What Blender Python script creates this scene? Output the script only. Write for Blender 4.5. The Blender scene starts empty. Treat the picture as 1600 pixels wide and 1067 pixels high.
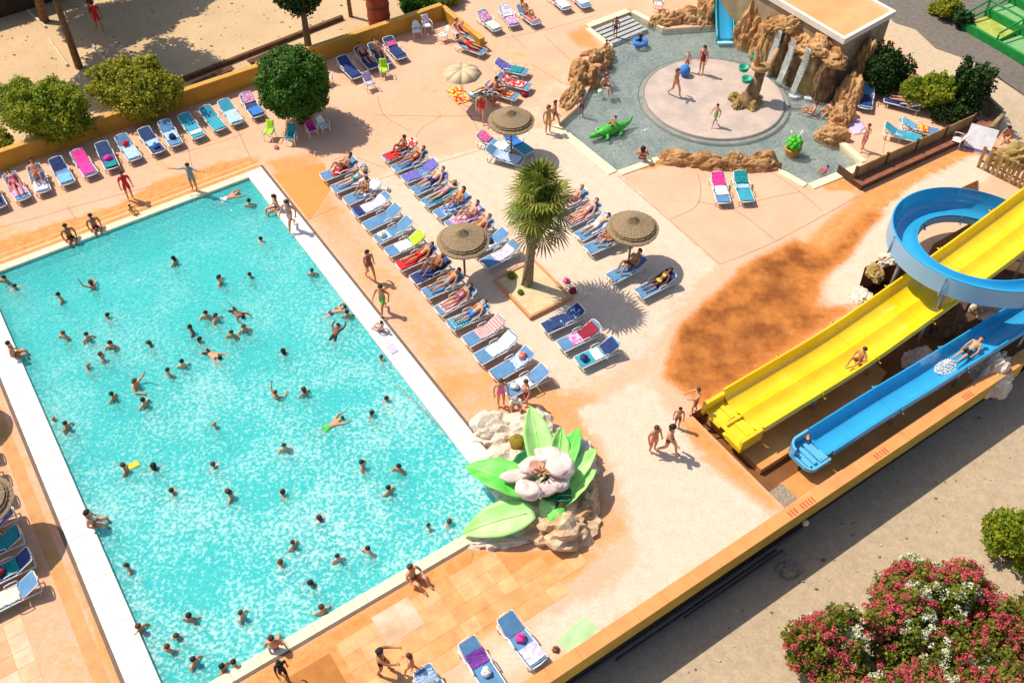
import bpy, bmesh, math, random
import numpy as np
from mathutils import Vector, Matrix, noise as mnoise
from mathutils.geometry import delaunay_2d_cdt
R = math.radians
C = bpy.context.scene.collection
scene = bpy.context.scene
random.seed(7); RNG = np.random.default_rng(7)

# ---------------------------------------------------------------- camera, light, exposure
F = 1492.0; TILT = R(48.25); CAMH = 30.0
cam_d = bpy.data.cameras.new('camera'); cam = bpy.data.objects.new('camera', cam_d); C.objects.link(cam)
cam.location = (0, 0, CAMH); cam.rotation_euler = (math.pi/2 - TILT, 0, 0)
cam_d.sensor_width = 36; cam_d.lens = 36*F/1600; cam_d.clip_end = 2000
scene.camera = cam
w = bpy.data.worlds.new('World'); scene.world = w; w.use_nodes = True
SUN_AZ = -26.0; SUN_EL = 56.0                      # light travels towards SUN_AZ (from +x), elevation
nt = w.node_tree; bg = nt.nodes['Background']; sky = nt.nodes.new('ShaderNodeTexSky')
sky.sky_type = 'NISHITA'; sky.sun_disc = False; sky.dust_density = 1.6; sky.sun_elevation = R(SUN_EL)
sx, sy = -math.cos(R(SUN_AZ)), -math.sin(R(SUN_AZ))
sky.sun_rotation = math.atan2(sx, sy)
nt.links.new(sky.outputs[0], bg.inputs[0]); bg.inputs[1].default_value = 0.125
sd = bpy.data.lights.new('sun', 'SUN'); so = bpy.data.objects.new('sun', sd); C.objects.link(so)
sd.energy = 4.7; sd.angle = R(0.5); sd.color = (1, .90, .76)
so.rotation_euler = Vector((math.cos(R(SUN_EL))*math.cos(R(SUN_AZ)), math.cos(R(SUN_EL))*math.sin(R(SUN_AZ)), -math.sin(R(SUN_EL)))).to_track_quat('-Z', 'Y').to_euler()
so.location = (-30, 60, 60)
vs = scene.view_settings; vs.view_transform = 'Standard'; vs.look = 'None'; vs.gamma = 1; vs.use_curve_mapping = False
vs.exposure = 0.10

def G(px, py, z=0.0):
    """surveyed point of the place: sight line of the photograph met with height z"""
    dx = (px-800)/F; dy = -(py-533.5)/F
    d = (dx, math.cos(TILT)+dy*math.sin(TILT), -math.sin(TILT)+dy*math.cos(TILT))
    t = (z-CAMH)/d[2]
    return Vector((d[0]*t, d[1]*t, z))
def GP(pts, z=0.0): return [tuple(G(x, y, z)[:2]) for x, y in pts]
def GV(px, py, o, ang):
    """sight line met with the vertical plane through o with bearing ang"""
    d = G(px, py, 0) - Vector((0, 0, CAMH)); n = Vector((-math.sin(ang), math.cos(ang), 0))
    c = Vector((0, 0, CAMH)); t = (Vector(o)-c).dot(n)/d.dot(n)
    return c + d*t

# ---------------------------------------------------------------- materials
MATS = {}
def nodes_of(name):
    m = bpy.data.materials.new(name); m.use_nodes = True
    t = m.node_tree; return m, t, t.nodes['Principled BSDF']
def mat(name, col, rough=.7, var=.12, scale=3.0, bump=0.0, bscale=20, metal=0, col2=None, spec=.3, coat=0, detail=4, trans=0):
    if name in MATS: return MATS[name]
    m, t, b = nodes_of(name)
    b.inputs['Roughness'].default_value = rough; b.inputs['Metallic'].default_value = metal
    b.inputs['Specular IOR Level'].default_value = spec; b.inputs['Coat Weight'].default_value = coat
    tc = t.nodes.new('ShaderNodeNewGeometry')
    n = t.nodes.new('ShaderNodeTexNoise'); n.inputs['Scale'].default_value = scale; n.inputs['Detail'].default_value = detail
    t.links.new(tc.outputs['Position'], n.inputs['Vector'])
    r = t.nodes.new('ShaderNodeValToRGB'); e = r.color_ramp.elements
    if col2 is None:
        e[0].color = tuple(max(0, c*(1-var)) for c in col)+(1,); e[1].color = tuple(min(1, c*(1+var)) for c in col)+(1,)
    else:
        e[0].color = tuple(col)+(1,); e[1].color = tuple(col2)+(1,)
    e[0].position = .3; e[1].position = .7
    t.links.new(n.outputs['Fac'], r.inputs['Fac']); t.links.new(r.outputs['Color'], b.inputs['Base Color'])
    if bump:
        n2 = t.nodes.new('ShaderNodeTexNoise'); n2.inputs['Scale'].default_value = bscale; n2.inputs['Detail'].default_value = 5
        t.links.new(tc.outputs['Position'], n2.inputs['Vector'])
        bp = t.nodes.new('ShaderNodeBump'); bp.inputs['Strength'].default_value = .6; bp.inputs['Distance'].default_value = bump
        t.links.new(n2.outputs['Fac'], bp.inputs['Height']); t.links.new(bp.outputs['Normal'], b.inputs['Normal'])
    if trans:
        tr = t.nodes.new('ShaderNodeBsdfTranslucent'); mx = t.nodes.new('ShaderNodeMixShader'); mx.inputs[0].default_value = trans
        t.links.new(r.outputs['Color'], tr.inputs['Color'])
        t.links.new(b.outputs[0], mx.inputs[1]); t.links.new(tr.outputs[0], mx.inputs[2])
        t.links.new(mx.outputs[0], t.nodes['Material Output'].inputs['Surface'])
    MATS[name] = m; return m
def srgb(r, g, b):
    f = lambda c: ((c/255+.055)/1.055)**2.4 if c > 10 else c/255/12.92
    return (f(r), f(g), f(b))

# ---------------------------------------------------------------- mesh helpers
class MB:
    def __init__(s): s.v = []; s.f = []; s.mi = []
    def add(s, vs, fs, mi=0):
        o = len(s.v); s.v += [tuple(p) for p in vs]; s.f += [tuple(i+o for i in f) for f in fs]; s.mi += [mi]*len(fs); return s
    def box(s, c, d, rz=0, mi=0, M=None):
        hx, hy, hz = d[0]/2, d[1]/2, d[2]/2; ps = []
        for z in (-hz, hz):
            for x, y in ((-hx, -hy), (hx, -hy), (hx, hy), (-hx, hy)):
                X, Y = x*math.cos(rz)-y*math.sin(rz), x*math.sin(rz)+y*math.cos(rz)
                p = Vector((X, Y, z))
                if M is not None: p = M @ Vector((x, y, z))
                ps.append(p+Vector(c))
        return s.add(ps, [(3,2,1,0), (4,5,6,7), (0,1,5,4), (1,2,6,5), (2,3,7,6), (3,0,4,7)], mi)
    def prism(s, poly, z0, z1, mi=0, top=None):
        n = len(poly); a = sum(poly[i][0]*poly[(i+1)%n][1]-poly[(i+1)%n][0]*poly[i][1] for i in range(n))
        if a < 0: poly = poly[::-1]
        tp = [(x, y, z1) for x, y in poly]; bt = [(x, y, z0) for x, y in poly]
        return s.add(bt+tp, [tuple(range(n))[::-1], tuple(range(n, 2*n))]+[(i, (i+1)%n, n+(i+1)%n, n+i) for i in range(n)], mi)
    def tube(s, pts, r, n=6, mi=0, cap=True):
        pts = [Vector(p) for p in pts]; rr = r if isinstance(r, (list, tuple)) else [r]*len(pts); vs = []; fs = []
        for i, p in enumerate(pts):
            d = (pts[min(i+1, len(pts)-1)]-pts[max(i-1, 0)]).normalized()
            a = d.cross(Vector((0, 0, 1)));
            if a.length < .05: a = d.cross(Vector((1, 0, 0)))
            a.normalize(); b = d.cross(a)
            for k in range(n):
                t = 2*math.pi*k/n; vs.append(p+(a*math.cos(t)+b*math.sin(t))*rr[i])
        for i in range(len(pts)-1):
            for k in range(n): fs.append((i*n+k, (i+1)*n+k, (i+1)*n+(k+1)%n, i*n+(k+1)%n))
        if cap: fs += [tuple(range(n)), tuple(range((len(pts)-1)*n, len(pts)*n))[::-1]]
        return s.add(vs, fs, mi)
    def lathe(s, prof, n=24, c=(0, 0, 0), mi=0, fn=None):
        vs = []; fs = []
        for i, (r, z) in enumerate(prof):
            for k in range(n):
                t = 2*math.pi*k/n; rr, zz = (r, z) if fn is None else fn(i, k, r, z)
                vs.append((c[0]+rr*math.cos(t), c[1]+rr*math.sin(t), c[2]+zz))
        for i in range(len(prof)-1):
            for k in range(n): fs.append((i*n+k, i*n+(k+1)%n, (i+1)*n+(k+1)%n, (i+1)*n+k))
        return s.add(vs, fs, mi)
    def ball(s, c, r, n=8, mi=0, sc=(1, 1, 1)):
        prof = [(max(1e-4, math.sin(math.pi*i/(n//2+1))), -math.cos(math.pi*i/(n//2+1))) for i in range(n//2+2)]
        m = MB().lathe(prof, n)
        return s.add([(c[0]+x*r*sc[0], c[1]+y*r*sc[1], c[2]+z*r*sc[2]) for x, y, z in m.v], m.f, mi)
    def grid(s, nx, ny, fn, mi=0, close=False):
        vs = [fn(i/(nx-1), j/(ny-1)) for j in range(ny) for i in range(nx)]
        return s.add(vs, [(j*nx+i, j*nx+i+1, (j+1)*nx+i+1, (j+1)*nx+i) for j in range(ny-1) for i in range(nx-1)], mi)
    def lean(s, p, k):
        s.v = [(x+(z-p.z)*k, y, z) for x, y, z in s.v]; return s
    def mesh(s, name, mats, smooth=False):
        me = bpy.data.meshes.new(name); me.from_pydata([tuple(p) for p in s.v], [], s.f)
        for m in (mats if isinstance(mats, (list, tuple)) else [mats]): me.materials.append(m)
        me.polygons.foreach_set('material_index', s.mi)
        if smooth: me.polygons.foreach_set('use_smooth', [True]*len(s.f))
        me.update(); return me
    def build(s, name, mats, parent=None, smooth=False, bevel=0, solid=0):
        me = s.mesh(name, mats, smooth)
        if bevel or solid:
            bm = bmesh.new(); bm.from_mesh(me)
            if bevel: bmesh.ops.bevel(bm, geom=bm.edges[:], offset=bevel, segments=1, affect='EDGES', clamp_overlap=True)
            if solid: bmesh.ops.solidify(bm, geom=bm.faces[:], thickness=solid)
            bm.to_mesh(me); bm.free()
        o = bpy.data.objects.new(name, me); C.objects.link(o)
        if parent: o.parent = parent
        return o
def link(name, me, parent=None, loc=None, rz=0):
    o = bpy.data.objects.new(name, me); C.objects.link(o)
    if parent: o.parent = parent
    if loc is not None: o.location = loc
    o.rotation_euler.z = rz
    return o
def tag(o, label=None, cat=None, group=None, kind=None):
    if label: o['label'] = label
    if cat: o['category'] = cat
    if group: o['group'] = group
    if kind: o['kind'] = kind
    return o
def empty(name, loc, rz=0, label=None, cat=None, group=None):
    o = bpy.data.objects.new(name, None); C.objects.link(o); o.location = loc; o.rotation_euler.z = rz
    o.empty_display_size = .2
    return tag(o, label, cat, group)
def kids(o): return [c for c in bpy.data.objects if c.parent == o]
CH = {}
def copy_tree(o, parent=None, ch=None):
    c = o.copy(); C.objects.link(c)
    if parent: c.parent = parent
    for k in CH.get(o.name, ()): copy_tree(k, c)
    return c
def register(o):
    CH[o.name] = kids(o)
    for k in CH[o.name]: CH[k.name] = kids(k)
def struct(o): o['kind'] = 'structure'; return o
def inpoly(P, poly):
    x, y = P[:, 0], P[:, 1]; r = np.zeros(len(P), bool); n = len(poly)
    for i in range(n):
        x1, y1 = poly[i]; x2, y2 = poly[(i+1) % n]
        c = ((y1 > y) != (y2 > y)); 
        with np.errstate(divide='ignore', invalid='ignore'):
            r ^= c & (x < (x2-x1)*(y-y1)/(y2-y1+1e-12)+x1)
    return r
def dpoly(P, poly):
    d = np.full(len(P), 1e9); n = len(poly)
    for i in range(n):
        a = np.array(poly[i]); b = np.array(poly[(i+1) % n]); ab = b-a
        t = np.clip(((P-a)@ab)/(ab@ab+1e-12), 0, 1); q = a+t[:, None]*ab
        d = np.minimum(d, np.hypot(*(P-q).T))
    return np.where(inpoly(P, poly), d, -d)
def sheet(name, outer, holes, step, zf, mats, bound=None):
    """flat sheet with real holes, gridded so the stains can be stored per point"""
    pts = []; edges = []
    for poly in [outer]+holes:
        o = len(pts)
        dens = []
        for i in range(len(poly)):
            a = Vector(poly[i]); b = Vector(poly[(i+1) % len(poly)]); k = max(1, int((b-a).length/step))
            dens += [a+(b-a)*j/k for j in range(k)]
        pts += dens; edges += [(o+i, o+(i+1) % len(dens)) for i in range(len(dens))]
    B = np.array([tuple(p) for p in pts])
    xs = np.arange(B[:, 0].min(), B[:, 0].max(), step); ys = np.arange(B[:, 1].min(), B[:, 1].max(), step)
    X, Y = np.meshgrid(xs, ys); g = np.stack([X.ravel(), Y.ravel()], 1)
    ok = dpoly(g, outer) > step*.4
    for h in holes: ok &= dpoly(g, h) < -step*.4
    g = g[ok]
    allp = [Vector(p) for p in pts]+[Vector(p) for p in g]
    v, e, f, *_ = delaunay_2d_cdt(allp, edges, [], 0, 1e-5)
    V = np.array([tuple(p) for p in v]); Fc = np.array(f); cen = V[Fc].mean(1)
    k = inpoly(cen, outer)
    for h in holes: k &= ~inpoly(cen, h)
    Fc = Fc[k]
    me = bpy.data.meshes.new(name)
    Z = zf(V) if callable(zf) else np.full(len(V), zf)
    me.from_pydata([(float(a), float(b), float(c)) for (a, b), c in zip(V, Z)], [], [tuple(int(i) for i in q) for q in Fc])
    me.materials.append(mats); me.update()
    if me.polygons and me.polygons[0].normal.z < 0: me.flip_normals()
    ob = bpy.data.objects.new(name, me); C.objects.link(ob)
    return ob, V
def ribbon(mb, pts, wd, z, mi=0):
    pts = [Vector((p[0], p[1])) for p in pts]; L = []
    for i, p in enumerate(pts):
        d = (pts[min(i+1, len(pts)-1)]-pts[max(i-1, 0)]).normalized(); n = Vector((-d.y, d.x))*wd/2
        L += [(p.x-n.x, p.y-n.y, z), (p.x+n.x, p.y+n.y, z)]
    mb.add(L, [(2*i, 2*i+2, 2*i+3, 2*i+1) for i in range(len(pts)-1)], mi)
def smooth_line(pts, k=6):
    out = []
    P = [Vector(p) for p in pts]
    for i in range(len(P)-1):
        p0 = P[max(i-1, 0)]; p1 = P[i]; p2 = P[i+1]; p3 = P[min(i+2, len(P)-1)]
        for j in range(k):
            t = j/k
            out.append(.5*((2*p1)+(p2-p0)*t+(2*p0-5*p1+4*p2-p3)*t*t+(3*p1-p0-3*p2+p3)*t**3))
    out.append(P[-1]); return out
ORD = ['first', 'second', 'third', 'fourth', 'fifth', 'sixth', 'seventh', 'eighth', 'ninth', 'tenth', 'eleventh', 'twelfth', 'thirteenth', 'fourteenth', 'fifteenth', 'sixteenth', 'seventeenth']
# pool frame: u along the short side, v along the long side
PA = Vector((-23.58, 30.60)); U = Vector((math.cos(R(33.9)), math.sin(R(33.9)))); V_ = Vector((math.sin(R(33.9)), -math.cos(R(33.9))))
PW, PL = 12.66, 23.05; UA = R(33.9)
def W(a, b): p = PA+U*a+V_*b; return (p.x, p.y)
def toW(p): q = Vector(p[:2])-PA; return q.dot(U), q.dot(V_)
# ================================================================ SETTING
def attr_layer(me, name, arrs):
    a = me.color_attributes.new(name, 'FLOAT_COLOR', 'POINT')
    n = len(me.vertices); d = np.ones((n, 4), np.float32)
    for i, x in enumerate(arrs): d[:, i] = x
    a.data.foreach_set('color', d.ravel())
def smst(x): x = np.clip(x, 0, 1); return x*x*(3-2*x)
def paint(V, specs):
    m = np.zeros(len(V))
    for poly, fall, val in specs: m = np.maximum(m, val*smst((dpoly(V, GP(poly))+fall/2)/fall))
    return m
def ground_mat(name, base, cols, attr, scales=(1.2, 6), fine=35, bump=.004, edge=.8):
    m, t, b = nodes_of(name); L = t.links.new
    g = t.nodes.new('ShaderNodeNewGeometry'); at = t.nodes.new('ShaderNodeAttribute'); at.attribute_name = attr
    sp = t.nodes.new('ShaderNodeSeparateColor'); L(at.outputs['Color'], sp.inputs[0])
    def noise(sc, det=6, ro=.6):
        n = t.nodes.new('ShaderNodeTexNoise'); n.inputs['Scale'].default_value = sc; n.inputs['Detail'].default_value = det; n.inputs['Roughness'].default_value = ro
        L(g.outputs['Position'], n.inputs['Vector']); return n.outputs['Fac']
    def math_(op, a, b_=None, c=None):
        n = t.nodes.new('ShaderNodeMath'); n.operation = op
        for i, x in enumerate((a, b_, c)):
            if x is None: continue
            if isinstance(x, (int, float)): n.inputs[i].default_value = x
            else: L(x, n.inputs[i])
        return n.outputs[0]
    nA = noise(scales[0]); nB = noise(scales[1], 8, .7); nF = noise(fine, 3)
    r = t.nodes.new('ShaderNodeValToRGB'); L(nA, r.inputs[0]); e = r.color_ramp.elements
    e[0].position = .32; e[1].position = .68; e[0].color = tuple(c*.90 for c in base)+(1,); e[1].color = tuple(min(1, c*1.07) for c in base)+(1,)
    cur = r.outputs[0]
    nC = noise(.9, 7, .62); mixn = math_('MULTIPLY_ADD', nA, .55, math_('MULTIPLY', nB, .75))
    off = math_('SUBTRACT', mixn, .65)
    for i, (c1, c2) in enumerate(cols):
        s = math_('MULTIPLY_ADD', off, edge*(1.1 if i == 2 else 1.8), sp.outputs[i])
        s = math_('MULTIPLY', s, math_('GREATER_THAN', sp.outputs[i], .02))
        mr = t.nodes.new('ShaderNodeMapRange'); mr.interpolation_type = 'SMOOTHSTEP'; L(s, mr.inputs[0]); mr.inputs[1].default_value = .25; mr.inputs[2].default_value = .75
        rr = t.nodes.new('ShaderNodeValToRGB'); L(math_('ADD', nC, math_('MULTIPLY_ADD', sp.outputs[2], -.7, .68)) if i == 2 else nB, rr.inputs[0]); rr.color_ramp.elements[0].position = .35; rr.color_ramp.elements[1].position = .65
        rr.color_ramp.elements[0].color = tuple(c1)+(1,); rr.color_ramp.elements[1].color = tuple(c2)+(1,)
        mx = t.nodes.new('ShaderNodeMix'); mx.data_type = 'RGBA'; L(mr.outputs[0], mx.inputs[0]); L(cur, mx.inputs[6]); L(rr.outputs[0], mx.inputs[7]); cur = mx.outputs[2]
    mx = t.nodes.new('ShaderNodeMix'); mx.data_type = 'RGBA'; mx.blend_type = 'MULTIPLY'; mx.inputs[0].default_value = 1
    rf = t.nodes.new('ShaderNodeValToRGB'); L(nF, rf.inputs[0]); rf.color_ramp.elements[0].color = (.90, .885, .87, 1); rf.color_ramp.elements[1].color = (1.05, 1.05, 1.05, 1)
    rf.color_ramp.elements[0].position = .3; rf.color_ramp.elements[1].position = .6
    L(cur, mx.inputs[6]); L(rf.outputs[0], mx.inputs[7]); L(mx.outputs[2], b.inputs['Base Color'])
    b.inputs['Roughness'].default_value = .8; b.inputs['Specular IOR Level'].default_value = .2
    bp = t.nodes.new('ShaderNodeBump'); bp.inputs['Distance'].default_value = bump; L(nF, bp.inputs['Height']); L(bp.outputs[0], b.inputs['Normal'])
    return m
PEACH = (.75, .435, .285); CREAM = (.74, .555, .40); ORANGE = (.66, .265, .075); RUST = (.47, .165, .03)
kid_px = [(922, 44), (985, 20), (1035, 46), (1120, 40), (1190, 50), (1290, 110), (1310, 170), (1290, 205), (1345, 255), (1262, 288), (1215, 262), (1030, 246), (964, 268), (872, 194), (905, 165), (945, 95), (958, 72)]
KID = GP(kid_px)
POOL = [W(0, 0), W(PW, 0), W(PW, PL), W(0, PL)]
BAS = [W(21.15, 23.45), W(31.4, 23.45), W(31.9, 22.3), W(33.2, 21.5), W(35.0, 21.5), W(35.4, 22.9), W(37, 22.2), W(59, 22.2), W(59, 28.60), W(21.15, 28.60)]
fA, fB = toW(G(1338, 296)), toW(G(1560, 196))
DECK = [W(-16, -7.45), W(28.65, -7.45), W(28.65, -24), W(48, -24), W(48, -4), tuple(G(1400, 62)[:2]), tuple(G(1478, 150)[:2]), tuple(G(1560, 205)[:2]), tuple(G(1720, 310)[:2]), W(60, 28.66), W(-16, 28.66)]
deck, DV = sheet('deck_paving', DECK, [POOL, KID, BAS], .33, 0.0, None)
struct(deck)
orange = paint(DV, [
    ([(-60, 440), (408, 262), (400, 244), (330, 258), (240, 285), (180, 322), (60, 356), (-60, 400)], .9, .95),
    ([(-200, 480), (-20, 425), (100, 380), (0, 330), (-200, 380)], 1.5, .45),
    ([(405, 250), (500, 232), (520, 300), (486, 344), (478, 345)], 1.2, .6),
    ([(440, 300), (760, 700), (800, 640), (560, 350), (500, 260)], 1.6, .5),
    ([(330, 1090), (730, 850), (900, 862), (955, 850), (900, 905), (830, 940), (800, 975), (700, 1010), (640, 1090)], 1.0, .9),
    ([(640, 600), (760, 560), (900, 600), (1000, 640), (1085, 652), (1232, 797), (1190, 800), (1080, 720), (960, 700), (930, 740), (1000, 830), (880, 880), (820, 740), (780, 700)], 1.0, .55),
    ([(1075, 640), (1235, 800), (1205, 800), (1060, 670)], .7, .75),
    ([(-400, 620), (0, 560), (70, 720), (150, 900), (240, 1100), (100, 1100), (-400, 1000)], 1.5, .42),
    ([(20, 560), (75, 700), (140, 860), (215, 1100), (180, 1100), (100, 860), (45, 700), (0, 600)], .8, .75),
    ([(1275, 262), (1330, 258), (1338, 296), (1290, 300)], .5, .9),
    ([(1340, 300), (1550, 205), (1570, 250), (1480, 290), (1370, 345), (1300, 400), (1230, 400)], 1.0, .8),
    ([(990, 252), (1060, 246), (1030, 262), (1000, 266)], .4, .9),
    ([(880, 50), (990, 10), (1000, 22), (925, 48), (950, 85), (900, 75)], 1.0, .7),
    ([(860, 190), (880, 130), (940, 85), (900, 180)], .7, .5),
    ([(1010, 40), (1030, -20), (1130, -20), (1060, 30)], .8, .4),
    ([(1170, 380), (1250, 350), (1100, 440), (1050, 500), (1000, 560)], 2, .4),
    ([(600, 600), (720, 560), (860, 610), (1010, 600), (1080, 650), (960, 720), (1000, 860), (880, 900), (760, 700)], 3, .42), ([(560, 250), (900, 120), (800, 30), (620, 130), (530, 200)], 3, .32), ([(0, 300), (420, 160), (440, 230), (200, 300), (0, 380)], 2, .35)])
cream = paint(DV, [
    ([(692, 251), (748, 231), (872, 196), (964, 271), (1119, 416), (1040, 455), (900, 430), (760, 300)], .35, 1.3),
    ([(740, 235), (800, 200), (1112, 412), (1020, 560), (880, 620), (560, 290), (640, 250)], 1.5, .75),
    ([(900, 640), (1010, 590), (1060, 660), (1100, 720), (1225, 820), (900, 1010), (700, 1090), (760, 1020), (860, 960), (1000, 880), (960, 740)], 1.2, .85),
    ([(560, 320), (620, 400), (780, 600), (820, 620), (760, 540), (600, 340)], .8, .4),
    ([(1300, 400), (1350, 360), (1420, 290), (1530, 240), (1560, 270), (1440, 330), (1420, 420), (1340, 480), (1290, 480)], .9, 1.0),
    ([(1040, 90), (870, 190), (960, 280), (1000, 330), (800, 200), (860, 120)], 1, .4)])
rust = paint(DV, [
    ([(1060, 505), (1120, 455), (1165, 412), (1240, 372), (1290, 392), (1350, 330), (1385, 330), (1330, 400), (1285, 440), (1275, 480), (1345, 475), (1100, 640), (1035, 590)], 1.3, 1.0),
    ([(1075, 500), (1130, 452), (1175, 415), (1240, 380), (1285, 395), (1240, 425), (1190, 430), (1150, 465), (1090, 530)], 1.4, 1.3),
    ([(1190, 470), (1290, 470), (1200, 550), (1110, 620), (1080, 600)], 2.0, .95)])
attr_layer(deck.data, 'stain', [orange, cream, rust])
deck.data.materials.clear()
deck.data.materials.append(ground_mat('stained_concrete', PEACH, [((.60, .225, .055), (.72, .35, .13)), ((.66, .50, .375), (.71, .57, .445)), ((.24, .072, .014), (.55, .20, .045))], 'stain', (.5, 2.2), 10))

# joints cut between the slabs, and stripes
jm = mat('joint_grey', (.34, .215, .15), .9, .1)
jb = MB()
for pl in ([(412, 262), (520, 300), (600, 262), (740, 232), (790, 205)], ):
    pass
for pl in ([(752, 232), (860, 300), (1000, 410), (1112, 412)], ): pass
J = [[(965, 275), (1050, 348), (1125, 413)], [(1125, 413), (1210, 378), (1345, 305)], [(1090, 270), (1095, 300), (1085, 325), (1046, 343)],
     [(1200, 265), (1250, 300), (1285, 330)], [(1090, 315), (1150, 330), (1210, 375)], [(1150, 325), (1200, 310), (1250, 300)],
     [(540, 300), (600, 278), (740, 238), (790, 215)], [(585, 180), (700, 182), (790, 180)], [(650, 215), (660, 200), (690, 182)],
     [(640, 205), (600, 180), (590, 150)], [(790, 60), (860, 45), (930, 25)], [(850, 55), (900, 100), (960, 130)], [(700, 150), (735, 182), (750, 210)],
     [(410, 262), (440, 300), (478, 345)], [(478, 345), (530, 322)], [(800, 55), (820, 75)], [(830, 100), (880, 130), (905, 135)],
     [(0, 355), (60, 340), (110, 325), (240, 290)], [(105, 322), (120, 345)], [(290, 215), (300, 260)], [(370, 200), (390, 245)], [(220, 250), (300, 235), (380, 210)],
     [(520, 250), (550, 245), (600, 262)], [(1230, 165), (1260, 160)], [(1390, 200), (1380, 240), (1400, 262)],
     [(620, 600), (700, 680), (745, 730)], [(740, 862), (735, 880)], [(20, 1067), (60, 960), (0, 960)]]
for pl in J[:27]: ribbon(jb, smooth_line(GP(pl), 5), .035, .004)
struct(jb.build('paving_joint', jm))
cs = MB()   # cream lane edges round the lounger terrace
for pl in ([(560, 330), (750, 235)], [(735, 235), (905, 350), (1115, 412)]): pass

def tiles(name, org, nx, ny, sx_, sy_, z, mats, gap=.02, rot=0, keep=None, th=.02, hide=None):
    n = 0
    base = MB().box((0, 0, th/2), (sx_-gap, sy_-gap, th)).mesh(name, mats[0])
    ms = [base]
    for m in mats[1:]: b2 = base.copy(); b2.materials[0] = m; ms.append(b2)
    for i in range(nx):
        for j in range(ny):
            a, b = org[0]+(i+.5)*sx_, org[1]+(j+.5)*sy_
            p = W(a, b)
            if keep is not None and not inpoly(np.array([p]), keep)[0]: continue
            if hide is not None and dpoly(np.array([p]), hide)[0] > -.3: continue
            o = link(name, RNG.choice(np.array(ms, dtype=object)), deck, (p[0], p[1], z), UA); o.rotation_euler.x = random.uniform(-.004, .004); n += 1
    return n
tm = [mat('tile_%d' % i, c, .6, .18, 2.0) for i, c in enumerate([(.68, .335, .125), (.70, .36, .145), (.67, .315, .11), (.71, .39, .17)])]
ta, tb_ = 12.0, 24.3
tiles('paving_tile', (5.2, 24.15), 18, 8, .62, .56, -.0115, tm, .008, keep=GP([(300, 1120), (700, 860), (738, 868), (800, 885), (900, 872), (925, 868), (868, 935), (800, 968), (735, 1000), (630, 1110)]))
tl = [mat('tile_left_%d' % i, c, .6, .18, 2.0) for i, c in enumerate([(.62, .38, .21), (.67, .43, .25), (.60, .34, .17), (.69, .46, .29)])]
tiles('paving_tile', (-7.3, 15.6), 7, 13, .60, .60, -.011, tl, .010)
# painted and stained slabs set 4 mm up
def slab(name, px, col, z=.006, var=.12, scale=2, col2=None, w=None):
    mb = MB().prism([tuple(p) for p in (w or GP(px))], z-.02, z); return struct(mb.build(name, mat(name+'_mat', col, .8, var, scale, col2=col2)))
slab('orange_painted_slab', None, (.60, .27, .08), .008, col2=(.74, .31, .075), scale=.9, w=[W(13.75, .4), W(16.3, 1.0), W(15.7, 3.0), W(13.75, 4.55)])
slab('brown_painted_slab', [(405, 1100), (440, 1040), (540, 988), (600, 1100)], (.40, .15, .03), .02, col2=(.50, .20, .05), w=[W(.0, 24.3), W(4.9, 24.3), W(4.9, 28.4), W(0, 28.4)])
slab('worn_grey_slab', [(580, 965), (637, 932), (664, 975), (608, 1010)], (.50, .30, .17), .019, col2=(.78, .56, .40), scale=1.2)
slab('orange_drain_strip', None, (.60, .31, .12), .005, w=[W(-1.8, -.5), W(-1.35, -.5), W(-1.35, 28), W(-1.8, 28)])

# pool coping: single white slabs on the long sides, cream slabs on the short sides
white = mat('white_coping', (.80, .74, .68), .55, .06, 3, .002, 30)
creamc = mat('cream_coping', (.80, .68, .47), .6, .08, 3, .002, 30)
cop = empty('pool_coping', (*W(0, 0), 0)); struct(cop)
def stones(a0, a1, b0, b1, n, along, m, parent, z0=-.12, z1=.055):
    L = (b1-b0 if along == 'b' else a1-a0)/n; wd = (a1-a0 if along == 'b' else b1-b0)
    d = (wd, L-.006, z1-z0) if along == 'b' else (L-.006, wd, z1-z0)
    me = MB().box((0, 0, 0), d).mesh('coping_stone', m)
    bm = bmesh.new(); bm.from_mesh(me); bmesh.ops.bevel(bm, geom=bm.edges[:], offset=.015, segments=1, affect='EDGES'); bm.to_mesh(me); bm.free()
    for i in range(n):
        a, b = ((a0+a1)/2, b0+(i+.5)*L) if along == 'b' else (a0+(i+.5)*L, (b0+b1)/2)
        p = W(a, b); o = link('coping_stone', me, None, (p[0], p[1], (z0+z1)/2), UA); o.parent = parent; o.matrix_parent_inverse = Matrix.Translation(parent.location).inverted()
stones(PW, PW+.85, -.42, PL+.4, 24, 'b', white, cop)
stones(-.95, 0, -.42, PL+.4, 24, 'b', white, cop)
stones(0, PW, -.42, 0, 13, 'a', creamc, cop, z1=.053)
stones(0, PW, PL, PL+.42, 13, 'a', creamc, cop, z1=.053)
gt = MB()
for a, b0, b1 in ((PW+.92, -.6, PL+.4), (-1.02, -.6, PL+.4)): ribbon(gt, [W(a, b0), W(a, b1)], .13, .006)
ribbon(gt, [W(-1, PL+.47), W(PW+.8, PL+.47)], .08, .022)
struct(gt.build('gutter_channel', mat('gutter_dark', (.17, .12, .09), .8)))
# stepped ridge along the top edge
rb = MB(); ribbon(rb, [W(-9, -.78), W(PW+.9, -.78)], .12, .006); ribbon(rb, [W(-9, -1.15), W(PW+.6, -1.15)], .05, .006)
struct(rb.build('worn_edge_stripe', mat('worn_edge', (.74, .50, .26), .8)))
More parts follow.
